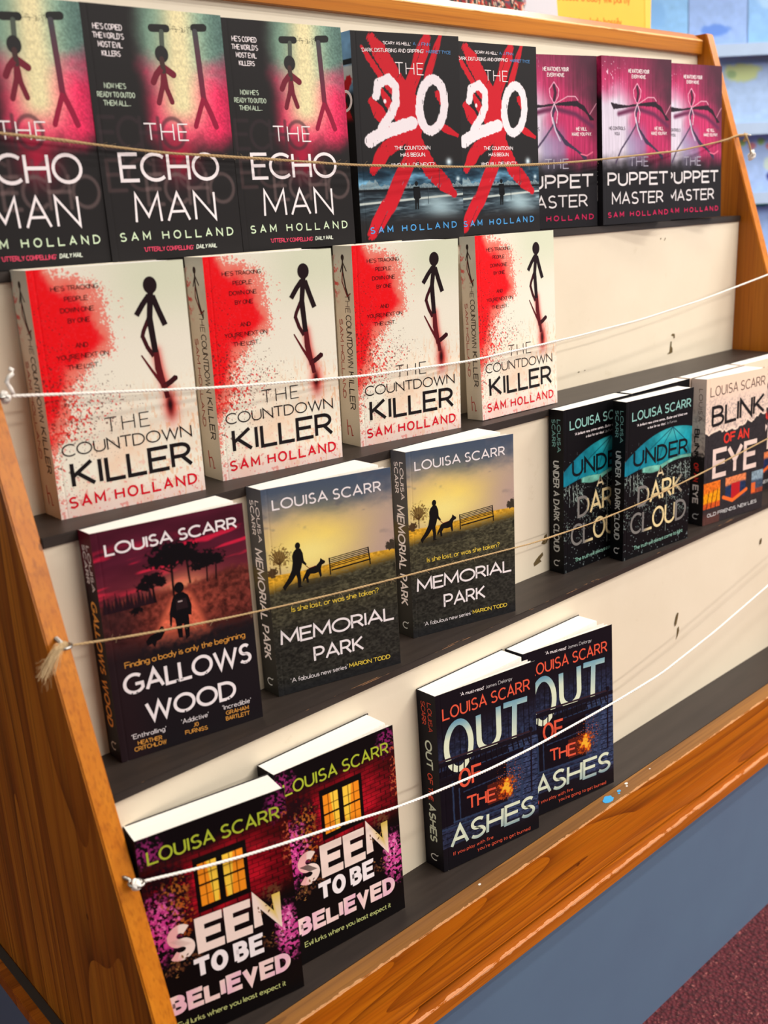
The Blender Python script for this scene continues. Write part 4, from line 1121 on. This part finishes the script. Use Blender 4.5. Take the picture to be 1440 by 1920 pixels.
chip(r1, .944, .0915, .236, [(-4, 2), (0, 4), (5, 3), (6, -2), (3, -4), (2, 0), (-2, 1)])
chip(r1, .941, .0915, .220, [(-2, 9), (1, 9), (1, 2), (4, -1), (4, -7), (-1, -8), (-9, -8), (-4, -5), (-3, 1)])
chip(r1, .9065, .0915, .372, [(-2, -1), (-1, 1), (1, 1), (0, -1)]); chip(r1, .915, .0915, .371, [(-1, -2), (2, 2), (3, 1), (0, -2)])
chip(r1, .728, .0915, .215, [(-2, -.6), (-1, .8), (2, .4), (1, -.8)]); chip(r1, .740, .0915, .2155, [(-1, -.4), (0, .6), (2, .2), (1, -.6)])
chip(r2, .575, .0240, .040, [(-5, -3), (-1, 2), (1, 6), (5, 7), (5, 2), (8, 0), (4, -4), (0, -5)])
chip(r2, .563, .0240, .018, [(-8, -2), (-3, 2), (2, 5), (9, 8), (10, 4), (4, 0), (7, -3), (-1, -5), (-7, -6)])
chip(r2, .5, .0255, .142, [(-1, -3), (-1, 3), (1, 3), (2, 0), (1, -3)])
chip(r3, .768, -.0400, -.106, [(-2, -9), (-3, -4), (0, 4), (3, 9), (5, 8), (3, 0), (1, -6)])
chip(r3, .772, -.0400, -.126, [(-3, -9), (-1, -3), (0, 6), (3, 8), (4, 2), (1, -5)])
chip(r3, .769, -.0410, -.194, [(-4, -2), (-2, 1), (3, 2), (5, 0), (0, -2)]); chip(r3, .986, -.0385, -.0545, [(-2, -4), (-1, 3), (2, 5), (3, 0), (1, -4)])

WFR = wood('varnished_front', 0, srgb(190, 106, 12), srgb(168, 84, 8), srgb(88, 34, 2), 34, 7.0, .8, .30, 1.35, 0,
           edge_wear_or_highlight(2, z3, .0022, srgb(206, 150, 100), 60, .46))
W_TOP = wood('worn_top_edge', 0, srgb(146, 98, 46), srgb(128, 86, 46), srgb(92, 58, 26), 5, 20, 1.0, .6, 3.3, 0,
             edge_wear_or_highlight(1, -.1221, .0028, srgb(196, 144, 96), 60, .46))
me = MB().box(XL - TH, XR + TH, -.1221, -.1015, -.3056, z3).mesh('front_board', WFR, bevel=.0010); me.materials.append(W_TOP)
for f_ in me.polygons:
    if f_.normal.z > .7: f_.material_index = 1
fb = link('front_board', me, rack)
# splash of old blue paint on the top edge
for (x, y, s) in ((.5225, -.1118, 1.0), (.545, -.1105, .35), (.541, -.1135, .2)):
    rn = random.Random(int(x * 1000)); n_ = 14
    pl = [(x + .0088 * s * rn.uniform(.8, 1.1) * math.cos(2 * PI * k / n_), y + .0056 * s * rn.uniform(.75, 1.15) * math.sin(2 * PI * k / n_)) for k in range(n_)]
    link('paint_splash', MB().prism(pl, z3 - .0001, z3 + .0004, 2).mesh('paint_splash', plain('blue_paint', srgb(70, 170, 226), .4)), fb, label='bright blue paint splash')
for (x, y, s) in ((.564, -.1075, .3), (.56, -.1110, .2), (.31, -.1085, .22), (.61, -.109, .15)):
    pl = [(x + .009 * s * math.cos(k), y + .006 * s * math.sin(k)) for k in range(6)]
    link('paint_splash', MB().prism(pl, z3 - .0001, z3 + .0003, 2).mesh('paint_splash', plain('white_paint', srgb(226, 222, 214), .5)), fb, label='small white paint fleck')
WRL = wood('varnished_rail', 0, srgb(192, 120, 36), srgb(172, 100, 24), srgb(128, 66, 12), 6, 12, .8, .34, 7.7, 0, edge_wear_or_highlight(2, .6421, .0012, srgb(244, 190, 130), 30, .30))  # pale line along the rail's front top edge is a painted highlight
link('top_rail', MB().prism([(.1642, .6234), (.1636, .6421), (.1800, .6525), (.1840, .6525), (.1840, .6234)], XL, XR, 0).mesh('top_rail', WRL, bevel=.0006), rack)
W_DECK = wood('deck_board', 0, srgb(196, 130, 62), srgb(176, 112, 48), srgb(140, 80, 26), 6, 10, .8, .4, 9.1)
link('top_board', MB().box(XL, XR, .1840, .62, .634, .6505).mesh('top_board', W_DECK), rack)
link('rear_board', MB().box(XL - TH, XR + TH, .30, .306, -.307, .634).mesh('rear_board', M_RISER), rack)


def screw_eye(base, ring, R_=.0048, par=rack):
    mb = MB(); b = Vector(base); c = Vector(ring); d = (c - b).normalized(); pts = []
    mb.tube([b - d * .004, c - d * R_], .0013, 8)
    for k in range(9):   # thread ridges
        q = b + d * (.001 + k * .0012)
        if (q - b).length < (c - b).length - R_ - .002: mb.tube([q, q + d * .0006], .0018, 8)
    side = Vector((1, 0, 0)); up2 = d
    for k in range(25):
        t = 2 * PI * k / 24 * .94 + PI; pts.append(c + up2 * (math.cos(t) * R_) + side * (math.sin(t) * R_))
    mb.tube(pts, .0013, 8)
    return link('screw_eye', mb.mesh('screw_eye', M_METAL, True), par, label='zinc screw eye')


EYE = {'s1L': (-.038, .0875, .500), 's1R': (1.117, .0890, .5060), 's2L': (-.0375, .0390, .3078), 's2R': (1.120, .034, .3135), 's3L': (-.0400, -.0175, .1242), 's3R': (1.120, -.045, .111),
       's4L': (-.0333, -.0700, -.0612), 's4R': (1.120, -.097, -.040)}
for k, e in EYE.items():
    f_ = yl if k[2] == 'L' else yr; bx = -.0385 if k[2] == 'L' else 1.1205
    bz = e[2] + (.003 if k == 's4L' else .0005)
    screw_eye((bx, f_(bz), bz), e)

# ------------------------------------------------------------------ plinth under the rack
pl_ = link('plinth', None, label='blue painted plinth with a varnished ledge under the book rack', cat='plinth')
W_LED = wood('varnished_ledge', 0, srgb(190, 106, 26), srgb(168, 88, 18), srgb(104, 46, 6), 9, 14, .9, .34, 6.6, 0, edge_wear_or_highlight(1, -.1325, .0034, srgb(214, 150, 104), 50, .40, 2, -.3080))
me = MB().box(XL - .036, XR + .06, -.1325, .36, -.3245, -.3080).mesh('ledge', W_LED, bevel=.0009)
link('ledge', me, pl_)
link('joint_strip', MB().box(XL - .0265, XL - .0185, -.10, .34, -.3080, -.3066).mesh('joint_strip', plain('dark_joint', srgb(64, 56, 48), .7)), pl_)


def blue_mat():
    mt, nt, b = new_mat('scuffed_blue_paint')
    n = noise(nt, coords(nt), 5.0, 4, .6); n2 = noise(nt, coords(nt, (300, 60, 60), (0, 0, 0), (0, .6, 0)), 1.0, 3, .7)
    c = mixc(nt, n, srgb(94, 120, 144), srgb(84, 104, 130))
    c = mixc(nt, mth(nt, 'MULTIPLY_ADD', n2, 14.0, -10.6, clamp=True), c, srgb(150, 164, 184))
    nt.links.new(c, b.inputs['Base Color']); b.inputs['Roughness'].default_value = .42; bump(nt, n, b, .08, .003); return mt


link('base_panel', MB().box(XL - .030, XR + .05, -.1171, .35, FZ, -.3245).mesh('base_panel', blue_mat()), pl_)

# ------------------------------------------------------------------ the books
G1_ = 'paperbacks on the top shelf'; G2_ = 'cream paperbacks on the second shelf'; G3_ = 'paperbacks on the third shelf'; G4_ = 'paperbacks on the bottom shelf'
P_ = dict(
 E1=('echo', -.0272, .0945, .0155, -.026, .0287, 0, 'black and pink hanging-stick-figure paperback cut off by the left edge of the top shelf'),
 E2=('echo', .0926, .0899, .0239, -.0253, .0297, 0, 'second hanging-stick-figure paperback from the left on the top shelf, black and pink'),
 E3=('echo', .2262, .0924, .0307, -.0638, .0278, 0, 'rightmost hanging-stick-figure paperback, beside the first red brush-stroke X book'),
 T1=('twenty', .3705, .0925, .0128, -.1698, .029, 0, 'black paperback with red brush-stroke X, the left of the two, its spine showing'),
 T2=('twenty', .5073, .0912, .0297, -.0893, .0279, 0, 'black paperback with red brush-stroke X, the right one, beside the magenta twig-doll books'),
 P1=('puppet', .6405, .1240, .032, -.2400, .0240, 0, 'leftmost magenta twig-doll paperback, left part hidden behind the red X book'),
 P2=('puppet', .7684, .0862, .0402, -.1198, .028, 0, 'middle magenta twig-doll paperback on the top shelf, cover wholly visible'),
 P3=('puppet', .9029, .0906, .0484, -.1146, .0289, 0, 'rightmost magenta twig-doll paperback, nearest the right side panel'),
 C1=('count', .0045, .0605, -.002, -.1141, .0305, 1, 'first red-splattered cream paperback from the left, largest, next to the left side panel'),
 C2=('count', .159, .0578, -.0051, -.1301, .0297, 1, 'second red-splattered cream paperback from the left'),
 C3=('count', .3257, .0585, -.0121, -.1443, .0287, 1, 'third red-splattered cream paperback from the left'),
 C4=('count', .4909, .0422, .0363, -.015, .0229, 1, 'rightmost red-splattered cream paperback, beside the bare cream panel'),
 G1=('gallows', 0, 0, .0162, -.1672, .0209, 2, 'dark paperback with crimson sky, pine trees and walking figure, left end of third shelf'),
 M1=('park', .1595, -.0015, .0166, -.2452, .0238, 2, 'left of two paperbacks with dog walker and park bench under a yellow sky'),
 M2=('park', .334, .0003, .0079, -.239, .0226, 2, 'right of two paperbacks with dog walker and park bench under a yellow sky'),
 D1=('dark', .5835, .0007, .0127, -.0302, .0233, 2, 'left teal-umbrella black paperback, its right part hidden by the next copy'),
 D2=('dark', .6651, -.0255, 0, -.0802, .0195, 2, 'teal-umbrella black paperback in front, its whole cover visible'),
 D3=('dark', .7150, .0010, .0, 0, .0215, 2, 'teal-umbrella black paperback behind, only its page top and a cover corner showing'),
 K1=('blink', .8467, -.0259, .0195, -.1276, .0223, 2, 'torn-paper cream and black paperback in front with big black title letters and orange photos'),
 K0=('blink', .8465, .0012, 0, 0, .0212, 2, 'paperback wholly behind the torn-paper cover book, only its white page top showing'),
 K2=('blink', .9775, .0020, 0, -.03, .0205, 2, 'rightmost torn-paper cover paperback, cut off by the right edge of the picture'),
 S1=('seen', -.0285, -.0693, .0328, -.1812, .0275, 3, 'left glowing-window red-brick paperback, its spine side hidden by the left panel edge'),
 S2=('seen', .1041, -.0703, .0314, -.0809, .0251, 3, 'right glowing-window red-brick paperback, its whole cover visible'),
 A1=('ashes', .2982, -.0703, .0318, -.1562, .0265, 3, 'left of two dark blue timber-house fire paperbacks, spine with orange and pale letters showing'),
 A2=('ashes', .4282, -.0739, .044, -.1744, .0252, 3, 'right of two dark blue timber-house fire paperbacks, beside the empty shelf'),
)
ZR = {0: z0, 1: z1, 2: z2, 3: z3}; GR = {0: G1_, 1: G2_, 2: G3_, 3: G4_}
for k, (d, x, y, a, p, t, r, lb) in P_.items():
    q = {'P1': -.12, 'D2': -.05, 'K1': -.02, 'E1': -.02, 'S1': -.165}.get(k, 0.0)
    lim = {0: .155, 1: .0912, 2: .0236, 3: -.0375}[r] - .0004
    if r == 3: lim = -.0420
    if k not in ('D2', 'K1', 'C4'): t = min(t, (lim - y) - max(a, 0) * (.0 if r == 3 else .1))
    fan = {'M1': .42, 'M2': .40, 'G1': .42, 'S2': .2, 'A2': .1, 'A1': .12, 'S1': .25}.get(k, .5)
    book(d, x, y, ZR[r], a, p, t, q, lb, GR[r], fan=fan, w=.93 if k == 'E1' else 1.0)

# ------------------------------------------------------------------ strings
def smooth_line(pts, step=.0016):
    P = np.array(pts); d = np.r_[0, np.cumsum(np.linalg.norm(np.diff(P, axis=0), axis=1))]
    n = int(d[-1] / step); s = np.linspace(0, d[-1], n)
    Q = np.stack([np.interp(s, d, P[:, i]) for i in range(3)], 1)
    k = 25; ker = np.ones(k) / k
    for i in range(3):
        pad = np.r_[2 * Q[0, i] - Q[k:0:-1, i], Q[:, i], 2 * Q[-1, i] - Q[-2:-k - 2:-1, i]]
        Q[:, i] = np.convolve(pad, ker, 'same')[k:-k]
    return Q


def rope(name, pts, rad, mat, label, group, strands=3, twist=.011, fuzz=0, fibre=None, wob=0.0, seed=1):
    Q = smooth_line(pts); n = len(Q); rn = np.random.RandomState(seed)
    s = np.arange(n) * .0016; root = link(name, None, label=label, cat='string', group=group); root.empty_display_size = .02
    mb = MB()
    wr = rad * .52
    w1 = np.interp(s, np.arange(0, s[-1] + .03, .02), 1 + wob * (rn.rand(len(np.arange(0, s[-1] + .03, .02))) - .5))
    for k in range(strands):
        ph = 2 * PI * s / twist + 2 * PI * k / strands
        off = np.stack([0 * ph, np.cos(ph) * wr, np.sin(ph) * wr], 1) * w1[:, None]
        mb.tube((Q + off).tolist(), rad * .6, 5, rr=(rad * .6 * w1).tolist())
    link('string_line', mb.mesh('string_line', mat, True), root)
    if fuzz:
        fb_ = MB()
        for _ in range(fuzz):
            i = rn.randint(2, n - 3); p0 = Vector(Q[i]); d = Vector((rn.uniform(-1, 1), rn.uniform(-1, .1), rn.uniform(-1, 1))).normalized(); l = rn.uniform(.002, .006)
            e = p0 + d * l + Vector((rn.uniform(-.004, .004), 0, 0))
            fb_.tube([p0, (p0 + e) / 2 + Vector((0, 0, .0006)), e], .00007, 3, False)
        link('loose_fibre', fb_.mesh('loose_fibre', fibre or mat), root, kind='stuff')
    return root


S1 = [EYE['s1L'], (0.0115, 0.0862, 0.495), (0.0484, 0.0853, 0.4915), (0.0889, 0.0843, 0.487), (0.1475, 0.0828, 0.4809), (0.2394, 0.0801, 0.4762), (0.3437, 0.0758, 0.4698), (0.4149, 0.0713, 0.4675), (0.5029, 0.066, 0.466), (0.6087, 0.0668, 0.4675), (0.6972, 0.0675, 0.4705), (0.795, 0.0682, 0.4764), (0.9086, 0.07, 0.4829), (1.0105, 0.0785, 0.4941), (1.0578, 0.0824, 0.5004), (1.0845, 0.0846, 0.5065), EYE['s1R']]
S2 = [EYE['s2L'], (.0239, .0368, .3007), (.1448, .0365, .2872), (.2302, .0363, .2799), (.3277, .036, .2726), (.4643, .0357, .2682), (.5496, .0355, .2702), (.6478, .0352, .2731), (.7781, .0349, .2789), (.9269, .0345, .2912), (1.098, .0341, .3108), EYE['s2R']]
S3 = [EYE['s3L'], (.0033, -.0203, .1175), (.0452, -.0226, .1117), (.0999, -.0257, .1054), (.1584, -.0289, .0998), (.2103, -.0318, .0956), (.2661, -.0349, .092), (.3653, -.037, .0844), (.48, -.0384, .0752), (.5825, -.0397, .0726), (.6759, -.0408, .0748), (.8155, -.0425, .0851), (.9757, -.0445, .1), EYE['s3R']]
S4 = [EYE['s4L'], (-.0281, -.0717, -.0612), (.0111, -.0772, -.0691), (.0524, -.083, -.0758), (.1018, -.0895, -.0818), (.1647, -.0902, -.0934), (.2167, -.0907, -.1044), (.2577, -.0911, -.1103), (.3427, -.0919, -.1199), (.4137, -.0926, -.1236), (.4923, -.0934, -.1247), (.5642, -.0941, -.1253), (.6497, -.095, -.1229), (.7672, -.0963, -.1061), (.8981, -.0976, -.0816), EYE['s4R']]
SG = 'strings tied across the shelves'
t1_ = rope('twine', S1, .0012, M_TWINE, 'brown jute twine across the top shelf books, tied at the right panel', SG, fuzz=260, fibre=M_FIBRE, wob=.5, seed=3)
t2_ = rope('cord', S2, .0012, M_CORD, 'white cord across the cream red-splattered books on the second shelf', SG, seed=4)
t3_ = rope('twine', S3, .0009, M_TWINE, 'jute twine across the third shelf with a frayed end at the left panel', SG, fuzz=160, fibre=M_FIBRE, wob=.4, seed=5)
t4_ = rope('cord', S4, .0013, M_CORD, 'white cord across the bottom shelf books', SG, seed=6)


def knot(par, c, R_, rad, mat, turns=3, seed=1):
    rn = random.Random(seed); pts = []; c = Vector(c)
    for k in range(turns * 14 + 1):
        t = 2 * PI * k / 14; pts.append(c + Vector((math.cos(t) * R_ * .8 + rn.uniform(-.0003, .0003), math.sin(t * 1.3) * R_ * .7, math.sin(t) * R_ + math.sin(t * .37) * R_ * .6)))
    link('knot', MB().tube(pts, rad, 6).mesh('knot', mat, True), par)


def tail(par, pts, rad, mat, name='string_end'):
    link(name, MB().tube(smooth_line(pts, .002)[::1].tolist() if len(pts) > 3 and False else pts, rad, 6).mesh(name, mat, True), par)


knot(t2_, (-.0345, .0368, .3070), .0030, .0012, M_CORD, 3, 1)
tail(t2_, [(-.0285, .036, .3085), (-.0300, .0355, .3130), (-.0322, .036, .3180), (-.0300, .036, .3215), (-.0268, .0355, .3235), (-.0262, .036, .3260), (-.0285, .0365, .3275)], .0016, M_CORD)
knot(t4_, (-.0345, -.0715, -.0618), .0030, .0014, M_CORD, 3, 2)
knot(t3_, (-.0400, -.0190, .1250), .0022, .0009, M_TWINE, 2, 3)
knot(t1_, (1.120, .0930, .5040), .0036, .0012, M_TWINE, 2, 4)
tail(t1_, [(1.104, .0850, .5065), (1.108, .0830, .4990), (1.1130, .0820, .4900), (1.1170, .0820, .4820), (1.1180, .083, .4760)], .0013, M_TWINE)
knot(t1_, (1.1200, .0820, .4790), .0048, .0014, M_CORD, 3, 5)
# frayed jute end of the third string
fr = MB(); rn = random.Random(11)
for i in range(90):
    p0 = Vector((-.0405 + rn.uniform(-.001, .001), -.0195 + rn.uniform(-.0015, .001), .1268 + rn.uniform(-.001, .001)))
    sp = rn.uniform(-1, 1); l = rn.uniform(.6, 1.12)
    e = p0 + Vector((-.0205, -.004, -.0165)) * l + Vector((rn.uniform(-.005, .005), rn.uniform(-.003, .003), sp * .006))
    mid = p0 * .5 + e * .5 + Vector((-.0015, -.002, .0042 + sp * .001))
    fr.tube([p0, p0 * .72 + mid * .28 + Vector((0, 0, .001)), mid, e], .00019, 3, False)
for i in range(26):
    p0 = Vector((-.056, -.022, .116)); e = p0 + Vector((rn.uniform(-.012, .004), rn.uniform(-.004, .002), rn.uniform(-.022, .008)))
    fr.tube([p0, (p0 + e) / 2 + Vector((rn.uniform(-.003, .003), 0, .002)), e], .00007, 3, False)
link('frayed_end', fr.mesh('frayed_end', M_FIBRE), t3_, kind='stuff')

# ------------------------------------------------------------------ things on top of the rack
def card_mesh(name, w, h, t, base, ink=None, step=None, painter=None):
    if painter: return grid_mesh(name, painter, w, h, step or 2.0, M_COVER, thick=t)
    def f(U, V): return np.ones(U.shape + (3,)) * rgb(*base)
    return grid_mesh(name, f, w, h, 20.0, M_COVER, thick=t, inner=base)


TZ = .6505


def p_xmas(U, V):
    n = vnoise(U, V, 5, 6, 101, 2); im = np.ones(U.shape + (3,)) * rgb(205, 206, 214)
    body = ss(6, 12, U + (n - .5) * 12) * ss(146, 138, U + (n - .5) * 12) * ss(4, 12, V)
    pal = [(150, 32, 40), (40, 66, 54), (58, 38, 46), (214, 190, 168), (224, 92, 50), (96, 70, 92)]
    q = (vnoise(U, V, 6, 9, 103, 1) * 11).astype(int) % 6; cc = np.array(pal, float)[q]
    im = lay(im, body, cc)
    im = lay(im, ss(1, .9, ell(U, V, 70, 146, 16, 10)), (234, 96, 48)); im = lay(im, ((np.abs(U - 70) < 6) & (np.abs(V - 146) < 9) & ((U + V) % 3 > 1.5)), (60, 50, 40))
    im = lay(im, ss(1, .9, ell(U, V, 110, 132, 8, 12)), (196, 40, 60)); return im


def stand(name, me, x, y, z, rz, rx, label, cat, group=None):
    o = link(name, me, None, label, cat, group); o.location = (x, y, z); o.rotation_euler = (rx, 0, rz); return o


o = link('picture_book', None, None, 'thin grey book with a colourful patchwork picture standing on top of the rack', 'book'); o.location = (.715, .300, TZ); o.rotation_euler = (-.12, 0, -.12)
link('front_cover', grid_mesh('front_cover', p_xmas, 205, 152, 1.6, M_COVER, thick=.0015), o)
link('page_block', MB().box(.001, .202, .0015, .008, .001, .150).mesh('page_block', M_PAGE), o)
link('back_cover', MB().box(0, .205, .008, .0095, 0, .152).mesh('back_cover', plain('grey_card', srgb(190, 192, 200), .6)), o)
o = link('standing_book', None, None, 'red-spined book standing between the picture book and the yellow sign', 'book'); o.location = (.958, .335, TZ); o.rotation_euler = (-.1, 0, -.2)
link('spine', MB().box(0, .022, 0, .002, 0, .19).mesh('spine', plain('red_cloth', srgb(206, 36, 70), .6)), o)
link('page_block', MB().box(.002, .020, .002, .13, .002, .187).mesh('page_block', M_PAGE), o)
link('cover_board', MB().box(0, .002, .002, .135, 0, .19).mesh('cover_board', plain('red_cloth2', srgb(196, 34, 64), .6)), o)
link('cover_board', MB().box(.020, .022, .002, .135, 0, .19).mesh('cover_board', plain('red_cloth3', srgb(196, 34, 64), .6)), o)
o = link('standing_book', None, None, 'olive and green book just left of the yellow sign', 'book'); o.location = (.985, .350, TZ); o.rotation_euler = (-.1, 0, -.2)
link('spine', MB().box(0, .020, 0, .002, .014, .17).mesh('spine', plain('olive_cloth', srgb(150, 152, 104), .6)), o)
link('spine_band', MB().box(0, .020, -.0002, .002, 0, .014).mesh('spine_band', plain('green_cloth', srgb(20, 100, 60), .6)), o)
link('page_block', MB().box(.001, .019, .002, .12, .001, .168).mesh('page_block', M_PAGE), o)
# yellow printed sign
o = link('sign', None, None, 'yellow card sign with orange handwriting standing on top of the rack', 'sign'); o.location = (.985, .375, TZ - .001); o.rotation_euler = (-.10, .0, -.22)
me = MB().box(0, .232, 0, .002, 0, .16).mesh('card', plain('yellow_card', srgb(240, 184, 30), .5, .4, .03)); link('card', me, o)
link('card_edge', MB().prism([(.226, .0), (.236, 0), (.249, .16), (.232, .16)], -.0005, .0022, 1).mesh('card_edge', plain('yellow_card2', srgb(244, 196, 60), .5, .4, .03)), o)
pr = Print(); oc = (226, 130, 40)
pr.text("beautiful baby", 108, 205, 22, 12, 1.8, oc, gap=.16); pr.text("Because a baby will partly", 40, 198, 62, 13, 1.8, oc, gap=.16, drop=-2); pr.text("but he is a lady bossily", 48, 178, 98, 13, 1.8, oc, gap=.16, drop=-4)
lm_ = pr.mesh('handwriting', Hm=136.0); link('handwriting', lm_, o)

# ------------------------------------------------------------------ greeting card rack in the background
dirh = Vector((.86, .51, 0)).normalized(); rgt = Vector((.7410, -.6715, 0)).normalized(); nrm = Vector((-rgt.y, rgt.x, 0))
CB = Vector((2.00, .545, 0))
Mr = Matrix(((rgt.x, nrm.x, 0, CB.x), (rgt.y, nrm.y, 0, CB.y), (0, 0, 1, 0), (0, 0, 0, 1)))
cr = link('card_rack', None, None, 'pale blue greeting card rack standing behind the right side panel', 'display rack'); cr.matrix_world = Mr
M_PB = plain('pale_blue_rack', srgb(190, 214, 244), .4, .5, .04, 4)
M_BL = plain('blue_post', srgb(120, 170, 232), .4)
link('back_panel', MB().box(-.9, .9, .055, .07, FZ, 1.6).mesh('back_panel', M_PB), cr)
LV = [1.12, .93, .735, .565, .41, .265, .08]
for zz in LV:
    link('shelf_ledge', MB().box(-.9, .9, .0, .055, zz - .006, zz).mesh('shelf_ledge', plain('blue_ledge', srgb(168, 198, 240), .4)), cr)
    link('ledge_lip', MB().box(-.9, .9, -.003, .0, zz - .010, zz + .016).mesh('ledge_lip', plain('clear_lip', srgb(190, 214, 244), .3)), cr)
for xx in (-.42, .205, .8): link('upright', MB().prism([(-.005, FZ), (.02, FZ), (.02, 1.6), (-.005, 1.6)], xx, xx + .022, 0).mesh('upright', M_BL), cr)
def cardp(bg_, spots, seed):
    def f(U, V):
        im = np.ones(U.shape + (3,)) * rgb(*bg_); n = vnoise(U, V, 12, 12, seed, 3)
        im = im * (.93 + .12 * n[..., None])
        for (cx, cy, rx, ry, c) in spots: im = lay(im, ss(1.15, .75, ell(U, V, cx, cy, rx, ry) + (n - .5) * .5), c)
        return im
    return f
PB = (182, 206, 240)
CARDS = [  # x, level, width, height, base, spots, label
 (-.30, 2, 133, 150, (150, 200, 246), [(56, 60, 30, 30, (140, 190, 240))], 'plain sky-blue card behind the top corner of the book rack'),
 (-.165, 2, 133, 160, (160, 190, 240), [(60, 110, 34, 14, (110, 150, 226)), (80, 30, 20, 20, (160, 186, 240))], 'grey-blue card with a darker blue oval above the top rail'),
 (-.03, 2, 140, 158, (150, 196, 246), [(60, 50, 40, 20, (176, 214, 248))], 'pale sky-blue card left of the blue upright'),
 (.245, 2, 130, 160, (168, 198, 252), [(64, 70, 44, 42, (64, 84, 76)), (70, 60, 20, 14, (130, 130, 100))], 'card with a dark green landscape right of the blue upright'),
 (-.04, 1, 150, 150, (130, 198, 246), [(30, 100, 20, 12, (110, 186, 234)), (60, 132, 40, 10, (130, 190, 170)), (20, 60, 8, 40, (226, 234, 252))], 'turquoise-tinted card at the top of the rack'),
 (-.175, 1, 133, 150, (156, 190, 246), [(26, 128, 14, 16, (122, 78, 96)), (90, 60, 12, 60, (212, 222, 250))], 'card with a dark plum blot beside the yellow sign'),
 (-.09, 3, 123, 150, (176, 204, 242), [(54, 20, 44, 22, (206, 222, 160)), (30, 24, 12, 9, (160, 190, 140))], 'card with pale yellow foliage at its top'),
 (.035, 3, 138, 148, (158, 194, 250), [(70, 14, 72, 12, (30, 150, 112)), (70, 32, 72, 4, (110, 144, 222)), (60, 80, 30, 16, (150, 182, 240))], 'card with a wide green band along its top'),
 (.175, 3, 130, 148, (158, 194, 250), [(60, 14, 72, 12, (30, 150, 112)), (60, 32, 72, 4, (110, 144, 222))], 'green-banded card half hidden at the picture edge'),
 (-.04, 4, 133, 146, (172, 200, 246), [(14, 16, 9, 9, (170, 206, 130)), (38, 24, 10, 8, (214, 140, 150)), (58, 15, 9, 9, (160, 206, 120)), (80, 26, 11, 8, (220, 130, 130)), (100, 16, 9, 9, (176, 210, 140)), (84, 66, 18, 20, (200, 222, 214)), (86, 94, 14, 12, (56, 60, 150))], 'card with a row of tiny green and pink flowers'),
 (.095, 4, 133, 146, (166, 198, 250), [(12, 20, 10, 9, (216, 140, 140)), (36, 16, 10, 9, (166, 206, 130)), (62, 24, 10, 8, (214, 140, 150)), (30, 70, 20, 16, (180, 150, 226)), (34, 98, 18, 12, (206, 130, 196))], 'flowered card with lilac blots'),
 (-.03, 5, 133, 144, (166, 198, 250), [(66, 8, 70, 7, (40, 160, 130)), (40, 50, 16, 14, (176, 180, 238))], 'card with a thin green line near its top'),
 (.105, 5, 133, 144, (160, 196, 250), [(66, 8, 70, 7, (40, 160, 130)), (30, 60, 18, 14, (190, 160, 226))], 'thin green lined card further right'),
 (-.01, 6, 133, 150, (176, 198, 250), [(60, 30, 40, 10, (206, 160, 200))], 'lower lilac tinted card behind the side panel'),
 (.125, 6, 133, 150, (176, 198, 250), [(50, 40, 30, 14, (120, 170, 200))], 'lower pale card with a soft blue blot'),
]
for i, (x, l_, w, h, b_, sp, lb) in enumerate(CARDS):
    o = link('greeting_card', grid_mesh('greeting_card', cardp(b_, sp, 200 + i), w, h, 3.0, M_COVER, thick=.0012), None, lb, 'greeting card', 'greeting cards on the blue rack')
    o.matrix_world = Mr @ Matrix.Translation((x, .022, LV[l_] + .0005)) @ Matrix.Rotation(-.12, 4, 'X')
